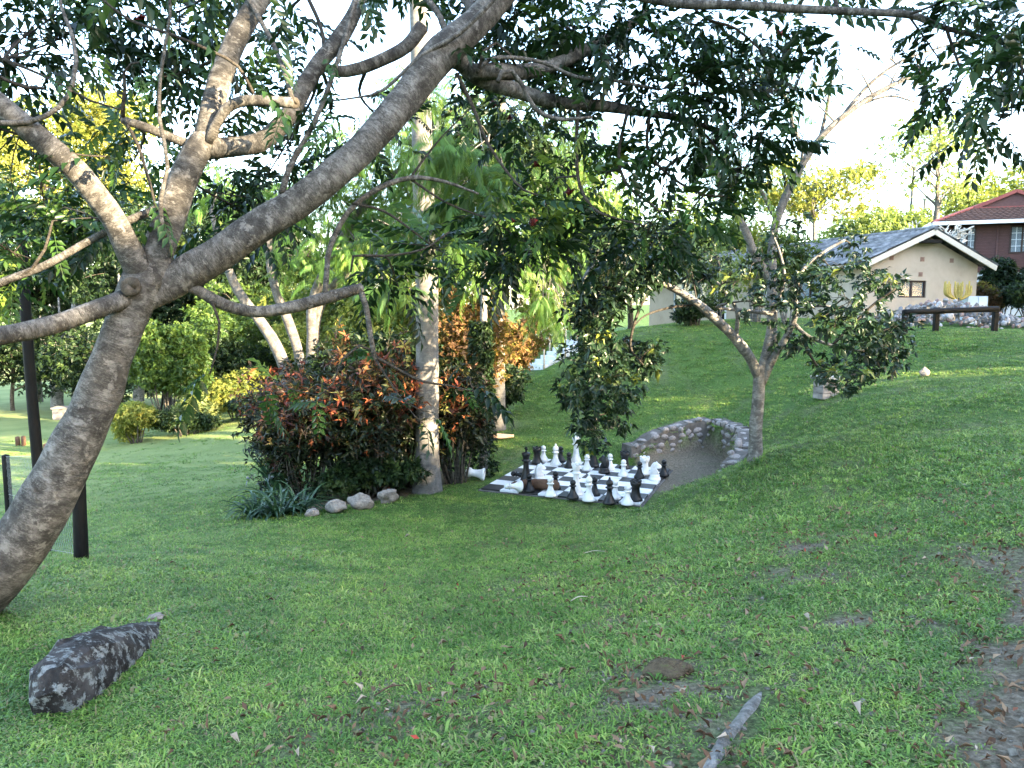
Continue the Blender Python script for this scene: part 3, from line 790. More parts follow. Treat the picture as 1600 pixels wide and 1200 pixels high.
lying('pawn', 'white', 814, 769, 'toppled white pawn lying at the near edge of the board', .105, R(205))
lying('pawn', 'black', 825, 752, 'toppled black pawn lying behind the brown log', .105, R(175))
# brown log on the board edge
d = ray(838, 765); p = np.array([0, 0, CAMZ]) + d * ((BTOP - CAMZ) / d[2])
g = Geo(); tube(g, [(-.42, .05, .06), (-.2, .02, .09), (.1, 0, .105), (.34, -.03, .10), (.40, -.04, .09)], [.055, .085, .105, .10, .07], 14, .05, .18)
lg = g.build('log', M['log']); lg.location = p; lg.rotation_euler = (0, 0, -.15); tag(lg, 'short brown weathered log lying among the pieces on the board', 'log')
# fallen palm sheath
p = ground(782, 686)
g = Geo(); n = 14; t = np.linspace(0, 1, n)
V = []
for s in t:
    wv = .13 * math.sin(math.pi * min(1, s * .9 + .12)) + .02
    for a in np.linspace(-1.2, 1.2, 7): V.append((.62 * (s - .5), wv * math.sin(a), .05 + .10 * (1 - math.cos(a)) * 0 + .09 * math.cos(a)))
i, j = np.meshgrid(np.arange(n - 1), np.arange(6), indexing='ij')
g.add(V, np.stack([i * 7 + j, (i + 1) * 7 + j, (i + 1) * 7 + j + 1, i * 7 + j + 1], -1).reshape(-1, 4))
o = g.build('palm_sheath', M['sheath']); o.location = p - (0, 0, .02); o.rotation_euler = (.15, .05, .1)
sm = o.modifiers.new('thick', 'SOLIDIFY'); sm.thickness = .015
tag(o, 'fallen tan palm sheath on the grass at the foot of a rear trunk', 'palm sheath')

# ------------------------------------------------------------------ stones
def rockmesh(name, seed, sub=3, amp=.22, facet=9):
    bm = bmesh.new(); bmesh.ops.create_icosphere(bm, subdivisions=sub, radius=1.0)
    r = np.random.default_rng(seed); ns = norm(r.normal(size=(facet, 3))); hs = (.66 if facet == 9 else .56) + .26 * r.random(facet)
    ph = r.random(3) * 20
    for v in bm.verts:
        c = np.array(v.co); k = 1.0
        if facet:
            dd = ns @ c
            for a, b in zip(dd, hs):
                if a > b: k = min(k, b / a)
        k *= 1 + amp * (math.sin(c[0] * 4 + ph[0]) * math.sin(c[1] * 4.3 + ph[1]) * math.sin(c[2] * 3.7 + ph[2])) * .5 + .05 * (fnoise(np.array([c[0] * 5 + seed]), np.array([c[1] * 5 + c[2] * 4]))[0] - .5)
        v.co = Vector(c * k)
    me = bpy.data.meshes.new(name); bm.to_mesh(me); bm.free()
    me.polygons.foreach_set('use_smooth', np.full(len(me.polygons), True)); me.update()
    return me
ROCK = [rockmesh('stone', 30 + k, 2, .45, 14) for k in range(6)]
for r_ in ROCK: r_.materials.append(M['stone'])
ROCKW = [rockmesh('stone', 60 + k, 3, .55, 14) for k in range(5)]
for r_ in ROCKW: r_.materials.append(M['stone_warm'])

# retaining wall round the sunken path
wl = [(2.5, 15.2), (3.3, 15.72), (4.45, 16.2), (4.62, 14.9), (4.22, 13.55), (3.75, 12.95)]
rw = thing('retaining_wall', 'low grey stone retaining wall around the sunken path beside the chessboard', 'stone wall', (3.6, 15.4, BZ))
def walltop(k, t):
    a, b = np.array(wl[k]), np.array(wl[k + 1]); q = a + (b - a) * t
    e = norm(np.array([-(b - a)[1], (b - a)[0]]))
    return min(Hs(*(q + e * .35)), -.2)
gm = Geo(); stones = []
r2 = np.random.default_rng(3)
for k in range(len(wl) - 1):
    a, b = np.array(wl[k]), np.array(wl[k + 1]); L = np.linalg.norm(b - a); e = (b - a) / L; nv = np.array([e[1], -e[0]])    # nv points into the cut
    ns = max(2, int(L / .25))
    top = []
    for s in range(ns + 1):
        q = a + e * L * s / ns - nv * .38
        zt = {0: -1.34, 1: -1.06, 2: -.9, 3: -.92, 4: -1.1, 5: -1.3}; f_ = s / ns
        z = (max(Hs(q[0], q[1]) + .04, zt[k] * (1 - f_) + zt[k + 1] * f_) if k < 2 else Hs(q[0], q[1]) - .03) + .02 * r2.normal()
        top.append(max(z, BZ + .15))
    for s in range(ns):
        q0, q1 = a + e * L * s / ns, a + e * L * (s + 1) / ns
        V = []
        for q, zt in ((q0, top[s]), (q1, top[s + 1])):
            for dn, z in ((.03, BZ - .3), (.005, zt), (-.30, zt + .02), (-.30, BZ - .3)): V.append((q[0] + nv[0] * dn, q[1] + nv[1] * dn, z))
        gm.add(V, [(0, 4, 5, 1), (1, 5, 6, 2), (2, 6, 7, 3), (0, 1, 2, 3), (4, 7, 6, 5)], None)
    # stones in rough courses
    z = BZ + .07; row = 0
    while z < max(top):
        u = r2.random() * .1
        hgt = .13 + .08 * r2.random()
        while u < L:
            w = .15 + .16 * r2.random()
            zt = np.interp(u + w / 2, np.linspace(0, L, ns + 1), top)
            if z < zt - .04:
                q = a + e * (u + w / 2) - nv * .015
                stones.append((q[0], q[1], z + hgt * .4 + .03 * r2.normal(), w * .54, hgt * (.5 + .12 * r2.random()), math.atan2(e[1], e[0])))
            u += w + .015
        z += hgt
    for s in range(ns):          # coping stones
        q = a + e * L * (s + .5) / ns - nv * .14
        stones.append((q[0], q[1], (top[s] + top[s + 1]) / 2 - .03, L / ns * .58, .06, math.atan2(e[1], e[0]), .17))
keep(gm.build('mortar_core', M['mortar'], None, False), rw)
for k, s in enumerate(stones):
    o = bpy.data.objects.new('stone', ROCK[k % 6]); o.location = Vector(s[:3]) - rw.location
    o.scale = (s[3], s[6] if len(s) > 6 else .085, s[4]); o.rotation_euler = (r2.normal() * .12, r2.normal() * .12, s[5] + r2.normal() * .08)
    link(o, None, rw)

# garden bed edging stones and lawn rocks
def rock(px, py, wpx, hpx, label, name='stone', seed=0, depth=.8, mat=None, tilt=0., sink=.25, group=None):
    p = ground(px, py); s = mpp(p[1])
    o = bpy.data.objects.new(name, ROCKW[seed % 5] if mat is None else mat)
    o.scale = (wpx * s * .58, wpx * s * .5 * depth, hpx * s * .62); o.location = p + np.array([0, wpx * s * .3, hpx * s * (.5 - sink)]); o.rotation_euler = (0, tilt, rng.normal() * .3)
    link(o); return tag(o, label, 'rock', group)
MOSSY = rockmesh('stone', 61, 3, .5); MOSSY.materials.append(surf('mossy_stone', [(.3, (.05, .037, .024)), (.55, (.11, .082, .052)), (.75, (.10, .115, .04))], 3, .95, .1, .7, .03))
rock(525, 803, 38, 26, 'rounded grey edging stone with a crack beside the strap leaved plant', 'edging_stone', 0, sink=.1)
rock(563, 799, 38, 26, 'middle brown edging stone between two others under the croton', 'edging_stone', 1, sink=.1, tilt=.15)
rock(604, 788, 36, 26, 'squarish edging stone nearest the thick palm trunk', 'edging_stone', 2, sink=.1, tilt=-.1)
rock(487, 808, 26, 15, 'low flat edging stone half hidden by strap leaves', 'edging_stone', 3, sink=.15)
rock(462, 782, 34, 20, 'stone inside the bed behind the strap leaved plant', 'edging_stone', 4, sink=.1)
rock(1448, 588, 18, 16, 'small grey stone alone in the grass below the black rail', 'field_stone', 1)
rock(1050, 1062, 74, 34, 'mossy half buried brown stone among dead leaves', 'field_stone', 2, sink=.34, tilt=-.2, mat=MOSSY)
rock(240, 970, 30, 10, 'tiny flat stone beyond the lichen boulder', 'field_stone', 3)
# lichen boulder
pa, pb = ground(98, 1106), ground(238, 976)
dv = pb - pa; Lb = np.linalg.norm(dv[:2]); ax = dv[:2] / Lb; nx = np.array([-ax[1], ax[0]])
NT, NA = 26, 30; V = []
for it in range(NT):
    t_ = it / (NT - 1); x_ = Lb * (1.08 * t_ - .04)
    hgt = float(np.interp(t_, [0, .04, .12, .35, .6, .8, 1], [.12, .21, .24, .215, .15, .07, .0])); wd_ = float(np.interp(t_, [0, .08, .3, .6, .85, 1], [.10, .15, .175, .17, .14, .06]))
    zb = pa[2] + (pb[2] - pa[2]) * t_
    for ia in range(NA):
        th = math.pi * ia / (NA - 1); c_, s_ = math.cos(th), math.sin(th)
        c2 = math.copysign(abs(c_) ** .6, c_); s2 = s_ ** .55
        q_ = np.array([x_ * 9, c2 * 2.2, s2 * 2.4]); k_ = 1 + .34 * (fnoise(np.array([q_[0] * .55 + q_[2] * .5 + 11]), np.array([q_[1] * .8 + 3]))[0] - .5) + .12 * (fnoise(np.array([q_[0] * 3.3]), np.array([q_[1] * 4 + q_[2] * 5]))[0] - .5)
        off = nx * wd_ * (c2 * k_ + .25 * s2) + ax * (x_ - .05 * s2 * (1 - t_))
        V.append((pa[0] + off[0], pa[1] + off[1], zb - .09 + (hgt + .09) * s2 * k_))
i_, j_ = np.meshgrid(np.arange(NT - 1), np.arange(NA - 1), indexing='ij')
Qb = np.stack([i_ * NA + j_, i_ * NA + j_ + 1, (i_ + 1) * NA + j_ + 1, (i_ + 1) * NA + j_], -1).reshape(-1, 4)
gq = Geo().add(V, Qb, [(0, k_ + 1, k_) for k_ in range(1, NA - 1)] + [((NT - 1) * NA, (NT - 1) * NA + k_, (NT - 1) * NA + k_ + 1) for k_ in range(1, NA - 1)])
o = gq.build('boulder', M['lichen'], None, False, tuple(pa))
dm = o.modifiers.new('chips', 'DECIMATE'); dm.ratio = .13
tag(o, 'dark boulder blotched with white lichen in the foreground grass', 'boulder')
# buried concrete edging strip
ps = [ground(x, y) for x, y in ((1080, 1230), (1112, 1190), (1140, 1150), (1170, 1110), (1190, 1080))]
g = Geo(); tube(g, [q - (0, 0, .013) for q in ps], [.034, .033, .031, .029, .014], 10, .02, .3)
tag(g.build('edging_strip', surf('old_concrete', [(.3, (.07, .066, .058)), (.5, (.16, .152, .135)), (.7, (.27, .26, .24))], 22, .95, .1, .9, .02, coord='geo')), 'half buried pale concrete edging strip in the foreground grass', 'edging')
# small brick pillar on the bank
p = ground(1290, 622)
t = thing('brick_pillar', 'short grey block pillar with a flat cap on the bank', 'pillar', tuple(p), .25)
s = mpp(p[1])
for r_ in range(3):
    for c_ in range(2):
        bevel(bbox(((c_ - .5) * 15 * s, 0, (r_ + .3) * 9.5 * s), (14.4 * s, 24 * s, 9 * s)).build('block', M['stone'], t, False), .008)
bevel(bbox((0, 0, 31.5 * s), (38 * s, 30 * s, 5 * s)).build('cap', M['concrete'], t, False), .008)
# rail barrier
q = [at(1413, 516, 19.6), at(1462, 511, 20.1), at(1554, 511, 20.1)]
for v_ in q: v_[2] = Hs(v_[0], v_[1])
t = thing('rail_barrier', 'low black timber rail on three posts in front of the rubble', 'barrier', tuple(q[1]))
hh = 38 * mpp(q[0][1])
for v_ in q:
    bevel(bbox(v_ - q[1] + (0, 0, hh / 2 - .08), (.125, .125, hh + .15)).build('post', M['black_wood'], t, False), .012)
g = Geo(); top = [v_ - q[1] + (0, -.02, hh - .05) for v_ in q]
tube(g, [top[0] + (-.05, 0, 0), top[2] + (.05, 0, 0)], [.075, .075], 10, .3, .06); g.build('rail', M['black_wood'], t)
# rubble heap
t = thing('rubble_heap', 'long heap of broken pinkish grey rubble beside the cream house', 'rubble', tuple(at(1470, 505, 23.5)))
t.location.z = Hs(t.location.x, t.location.y)
rr_ = np.random.default_rng(9); gs = Geo()
ANG = [rockmesh('rubble_piece', 200 + k, 1, .5) for k in range(6)]
for a_ in ANG: a_.polygons.foreach_set('use_smooth', np.full(len(a_.polygons), False))
RUB = [surf('rubble_%d' % k, st, 6, .9, .2, .5, .01) for k, st in enumerate(([(.3, (.14, .13, .13)), (.7, (.30, .285, .28))], [(.3, (.20, .13, .11)), (.7, (.33, .24, .21))], [(.3, (.28, .26, .26)), (.7, (.46, .44, .44))]))]
for k in range(620):
    f_ = rr_.random(); px = 1375 + 270 * f_
    Y = 23.6 + .9 * rr_.normal(); x = (px - 800) / FPX * 23.6
    hmax = .62 * math.exp(-((px - 1480) / 85) ** 2) + .18
    yy = np.clip(rr_.normal() * .7, -1.5, 1.5)
    z = Hs(x, 23.6 + yy) + hmax * max(0, 1 - (yy / 1.5) ** 2) * rr_.random() ** .5
    big = k < 290
    s = (.07 + .09 * rr_.random() ** 2) if big else .05 + .04 * rr_.random()
    me = ANG[k % 6]
    o = bpy.data.objects.new('rubble_piece', me)
    key = ('rub', k % 6, k % 3)
    if key not in MESH:
        mm = me.copy(); mm.materials.clear(); mm.materials.append(RUB[k % 3]); MESH[key] = mm
    if big:
        o.data = MESH[key]; o.location = Vector((x, 23.6 + yy, z)) - t.location; o.scale = (s, s * (.6 + .5 * rr_.random()), s * (.5 + .4 * rr_.random())); o.rotation_euler = tuple(rr_.random(3) * 6)
        link(o, None, t)
    else:
        bpy.data.objects.remove(o)
        box(gs, (x, 23.6 + yy, z), (s * 1.6, s * 1.3, s), rot=Matrix.Rotation(rr_.random() * 6, 3, tuple(randdir(1)[0])))
o = keep(gs.build('rubble_chips', RUB[0], None, False), t); o['kind'] = 'stuff'
# blocks and pale cactus
p = at(1522, 478, 26.0); z = Hs(p[0], p[1])
t = thing('concrete_blocks', 'two grey concrete blocks side by side behind the rubble', 'blocks', (p[0], p[1], z), .3)
for k in (-1, 1): bevel(bbox((k * .23, 0, .45), (.44, .3, 1.0)).build('block', M['pale_wall'], t, False), .015)
p = at(1497, 480, 25.6); z = Hs(p[0], p[1])
t = thing('candelabra_cactus', 'pale yellow branching candelabra cactus against the cream gable', 'cactus', (p[0], p[1], 1.72))
t.scale = (.62, .62, .62)
rr_ = np.random.default_rng(4)
for k in range(15):
    a = rr_.random() * 6.28; r_ = .12 + .75 * rr_.random(); top = .95 + .3 * rr_.random()
    g = Geo(); c_, s_ = math.cos(a), math.sin(a) * .6
    tube(g, [(.1 * c_, .1 * s_, .2), (r_ * .75 * c_, r_ * .75 * s_, .42), (r_ * c_, r_ * s_, .62), (r_ * 1.03 * c_, r_ * s_, top)], [.05, .06, .065, .045], 6, .08); g.build('arm', M['cactus'], t)
g = Geo(); tube(g, [(0, 0, -1.6), (0, 0, .3)], [.13, .09], 8, .1); g.build('stem', M['bark_grey'], t)

# ------------------------------------------------------------------ stairs with handrails
p0, p1 = at(838, 583, 24.2), at(912, 543, 25.0)
p0[2] = Hs(p0[0], p0[1]) + .05; p1 = p1.copy(); p1[2] = max(p1[2], p0[2] + 1.0)
st = thing('garden_steps', 'flight of pale concrete garden steps with wooden handrails climbing the bank', 'steps', tuple(p0))
dv = p1 - p0; nst = 8; fl = norm(dv[:2]); wd = np.array([fl[1], -fl[0]]); wid = 1.0
ang = math.atan2(fl[1], fl[0]); run = np.linalg.norm(dv[:2]) / nst; rise = dv[2] / nst
for k in range(nst):
    c_ = np.array([fl[0] * run * (k + .5), fl[1] * run * (k + .5), rise * (k + 1) - .16])
    bevel(box(Geo(), c_, (run + .06, wid, .34), rot=Matrix.Rotation(ang, 3, 'Z')).build('step', M['step'], st, False), .01)
box(Geo(), np.array([fl[0] * run * nst * .5, fl[1] * run * nst * .5, dv[2] * .5 - .55]), (run * nst, wid - .04, .8), rot=Matrix.Rotation(ang, 3, 'Z') @ Matrix.Rotation(-math.atan2(rise, run), 3, 'Y')).build('stringer', M['concrete'], st, False)
for sgn in (-1, 1):
    e = np.array([wd[0], wd[1]]) * sgn * (wid / 2 + .03)
    ends = []
    for k in (0, 3.5, 7.5):
        b = np.array([fl[0] * run * k + e[0], fl[1] * run * k + e[1], rise * k - .1]); g = Geo()
        tube(g, [b, b + (0, 0, 1.0)], [.03, .03], 6, .5); g.build('rail_post', M['rail'], st); ends.append(b + (0, 0, 1.0))
    g = Geo(); tube(g, [ends[0] - (ends[2] - ends[0]) * .05, ends[1], ends[2] + (ends[2] - ends[0]) * .1], [.035] * 3, 6, .5); g.build('handrail', M['rail'], st)

# ------------------------------------------------------------------ left: fence posts, net, small posts
b1 = at(72, 842, 8.6); b1[2] = Hs(b1[0], b1[1]); b2 = ground(126, 874)
t = thing('wire_fence', 'black post and wire mesh fence with a tall pole behind the leaning trunk', 'fence', tuple(b1))
g = Geo(); tube(g, [b1 - b1 - (0, 0, .3), at(50, 620, 8.6) - b1, at(36, 420, 8.6) - b1, at(33, 330, 8.6) - b1], [.062, .06, .056, .05], 10, .3, .05); g.build('tall_post', M['black_wood'], t)
g = Geo(); tube(g, [b2 - b1 - (0, 0, .25), at(121, 690, b2[1]) - b1], [.07, .062], 10, .3, .05); g.build('post', M['black_wood'], t)
g = Geo(); q = ground(112, 868) + (0, .15, -.1); tube(g, [q - b1, at(122, 740, b2[1] + .05) - b1], [.05, .045], 8, .3, .05); g.build('brace', M['black_wood'], t)
b3 = b1 + (b1 - b2) * 1.6; b3[2] = Hs(b3[0], b3[1])
g = Geo(); tube(g, [b3 - b1 - (0, 0, .2), b3 - b1 + (0, 0, 1.2)], [.06, .055], 8, .3); g.build('post', M['black_wood'], t)
g = Geo()
for A, B in ((b1, b2), (b1, b3)):
    Lh = np.linalg.norm((B - A)[:2]); hgt = 1.15; n = int((Lh + hgt) / .12)
    for k in range(n):
        for sgn in (0, 1):
            u0 = k * .12 - hgt; pts = []
            for (u, z) in ((u0, 0), (u0 + hgt, hgt)):
                pts.append((u, z))
            (ua, za), (ub, zb) = pts
            if ua < 0: za, ua = -ua, 0
            if ub > Lh: zb, ub = zb - (ub - Lh), Lh
            if za >= zb: continue
            fa, fb = (ua / Lh, ub / Lh) if sgn == 0 else (1 - ua / Lh, 1 - ub / Lh)
            P_ = [A + (B - A) * f + (0, 0, .03 + z) - b1 for f, z in ((fa, za), (fb, zb))]
            tube(g, P_, [.001, .001], 3, 5, cap=False)
    for z in (.05, .6, 1.18): tube(g, [A - b1 + (0, 0, z), B - b1 + (0, 0, z)], [.0025] * 2, 3, 5, cap=False)
o = g.build('wire_mesh', M['wire'], t); o['kind'] = 'stuff'
def stake(px, py, hpx, wpx, label, mat='rail', grp=None):
    p = ground(px, py); s = mpp(p[1]); g = Geo()
    tube(g, [(0, 0, -.1), (.01, 0, hpx * s * .5), (0, 0, hpx * s)], [wpx * s / 2 * 1.05, wpx * s / 2, wpx * s / 2 * .95], 10, .2, .05)
    o = g.build('timber_stake', M[mat]); o.location = p; return tag(o, label, 'post', grp)
stake(28, 697, 14, 7, 'short brown timber stake out on the far lawn, one of a pair', 'log', 'pair of stakes on the lower lawn')
stake(37, 697, 15, 7, 'short brown timber stake out on the far lawn, one of a pair', 'log', 'pair of stakes on the lower lawn')
stake(76, 735, 42, 12, 'brown round timber stake on the lawn behind the leaning trunk', 'log')
p = ground(98, 655); t = thing('stone_block', 'squat grey stone block at the far end of the lower lawn', 'stone block', tuple(p), .2); s = mpp(p[1])
bevel(bbox((0, 0, 8 * s), (22 * s, 20 * s, 20 * s)).build('block', M['stone_warm'], t, False), .03); bevel(bbox((0, 0, 18.5 * s), (25 * s, 23 * s, 3 * s)).build('cap', M['stone_warm'], t, False), .02)
# swing frame
p = at(190, 648, 30); p[2] = Hs(p[0], p[1]); t = thing('swing_frame', 'black pole swing frame standing beyond the leaning trunk', 'swing frame', tuple(p))
s = mpp(30); apex = [np.array((-.6, 0, 2.1)), np.array((1.3, 1.2, 2.1))]
for a_ in apex:
    for e in (-1, 1):
        g = Geo(); tube(g, [a_ + (e * .55, -e * .4, -2.3), a_], [.05, .045], 6, .5); g.build('leg', M['black_wood'], t)
g = Geo(); tube(g, apex, [.05, .05], 6, .5); g.build('beam', M['black_wood'], t)

# ------------------------------------------------------------------ foliage helpers
def in_ball(n, bias=.45):
    return randdir(n) * (rng.random(n) ** bias)[:, None]
def foliage(G, T, pos, outw, size, tone, droop=.25, wild=.7, var=.25):
    n = len(pos)
    if n == 0: return
    d = norm(outw * .7 + randdir(n) * wild + np.array([0, 0, -droop])); nn = norm(np.array([0, 0, 1.]) + randdir(n) * .55 + outw * .3)
    k = rng.integers(0, len(T), n); sc = size * (1 + var * rng.normal(size=n)).clip(.5, 1.6)
    rnd = np.clip(np.broadcast_to(tone, (n,)) + .22 * rng.normal(size=n), 0, 1)
    F_ = frames(d, nn)
    for t in range(len(T)):
        s = k == t
        if s.any(): scatter(G, T[t], pos[s], F_[s], sc[s], rnd[s])
def nearest_on(skel, c):
    return min(((np.linalg.norm(P - c, axis=1).min(), P[np.linalg.norm(P - c, axis=1).argmin()], rr[np.linalg.norm(P - c, axis=1).argmin()]) for P, rr in skel), key=lambda t: t[0])
def twig_to(G, a, b, r0, r1=.004, sag=.1, sides=5, step=.15):
    L = np.linalg.norm(b - a); m = (a + b) / 2 + randdir(1)[0] * L * .12 + np.array([0, 0, sag * L])
    return tube(G, [a, m, b], [r0, (r0 + r1) / 2, r1], sides, step, cap=False)

def pxpath(pts, Y0, Y1):
    n = len(pts)
    return [at(x, y, Y0 + (Y1 - Y0) * k / (n - 1)) for k, (x, y) in enumerate(pts)]

# ------------------------------------------------------------------ the leaning main tree
base = at(-95, 985, 4.75); base[2] = Hs(base[0], base[1])
mt = thing('leaning_tree', 'big leaning grey barked tree with dark pinnate leaves spreading over the lawn', 'tree', tuple(base))
skel = []
def limb(pts, w, Y0, Y1, name='limb', sides=14, lump=.10, mat='bark', step=.06):
    P = pxpath(pts, Y0, Y1); n = len(P); ww = np.interp(np.linspace(0, 1, n), np.linspace(0, 1, len(w)), w)
    rad = [ww[k] * mpp(P[k][1]) / 2 for k in range(n)]
    g = Geo(); res = tube(g, P, rad, sides, step, lump); skel.append(res)
    return keep(g.build(name, M[mat]), mt)
tp = [base - (.12, 0, .35)] + [at(-66, 958, 4.75), at(-4, 890, 4.76), at(56, 813, 4.8), at(102, 725, 4.86), at(144, 640, 4.92), at(175, 560, 4.96), at(200, 495, 5.0), at(222, 440, 5.04), at(232, 418, 5.06)]
tr = [.30] + [w * mpp(4.9) / 2 for w in (98, 90, 84, 74, 66, 60, 57, 60, 44)]
g = Geo(); skel.append(tube(g, tp, tr, 24, .05, .06)); keep(g.build('trunk', M['bark']), mt)
limb([(212, 470), (262, 442), (330, 405), (420, 345), (500, 290), (560, 238), (610, 185), (655, 125), (692, 82), (740, 38), (790, -15), (845, -75), (900, -140)], [52, 54, 51, 50, 48, 47, 46, 47, 50, 44, 38, 32, 26], 5.05, 6.1, sides=20)
limb([(232, 450), (246, 400), (264, 345), (284, 285), (306, 240), (322, 215)], [46, 46, 45, 43, 41, 36], 5.05, 5.3, sides=18)
limb([(318, 228), (332, 170), (348, 110), (372, 55), (402, 5), (440, -55), (470, -120)], [34, 33, 32, 30, 28, 24], 5.28, 5.7, sides=14)
limb([(318, 232), (360, 231), (405, 222), (445, 190), (470, 145), (498, 100), (530, 62), (556, 15), (575, -40)], [32, 30, 29, 28, 27, 26, 25, 20, 16], 5.3, 5.8, sides=14)
limb([(325, 222), (338, 195), (352, 172), (378, 158), (420, 158), (459, 161)], [14, 15, 16, 17, 17, 17], 5.24, 5.2, sides=10)
limb([(222, 432), (198, 385), (170, 330), (128, 278), (75, 228), (20, 182), (-50, 118), (-120, 60)], [40, 38, 37, 36, 34, 33, 32, 28], 5.02, 4.4, sides=14)
limb([(215, 460), (165, 478), (100, 502), (40, 517), (-30, 530), (-100, 545)], [30, 29, 28, 30, 31, 28], 5.0, 4.1, sides=14)
limb([(262, 440), (305, 452), (350, 476), (400, 487), (455, 480), (510, 465), (566, 449)], [22, 17, 18, 19, 20, 19, 15], 5.1, 5.6, sides=10)
limb([(690, 88), (718, 95), (745, 120), (800, 140), (850, 155), (905, 163), (945, 166), (1000, 175), (1060, 185), (1150, 214)], [30, 28, 25, 24, 22, 19, 17, 13, 11, 8], 5.8, 6.6, sides=10)
limb([(735, 112), (780, 112), (820, 112), (870, 100), (920, 76), (965, 52), (1010, 20)], [24, 24, 24, 22, 20, 17, 13], 5.85, 6.6, sides=10)
limb([(660, 40), (635, 72), (600, 92), (560, 108), (525, 112), (500, 100)], [20, 20, 19, 18, 16, 12], 5.95, 5.85, sides=10)
limb([(828, -52), (930, -25), (1060, 5), (1150, 8), (1250, 14), (1350, 19), (1422, 23), (1475, 43), (1540, 60), (1600, 78), (1660, 95)], [20, 17, 14, 13, 12, 11, 11, 8, 6, 5, 4], 6.0, 5.6, sides=8)
limb([(300, 228), (260, 212), (225, 198), (190, 187)], [16, 15, 14, 12], 5.3, 5.15, sides=8)
limb([(250, 325), (205, 343), (140, 376), (70, 415), (0, 442), (-60, 470)], [13, 13, 12, 12, 12, 12], 5.15, 4.7, sides=8)
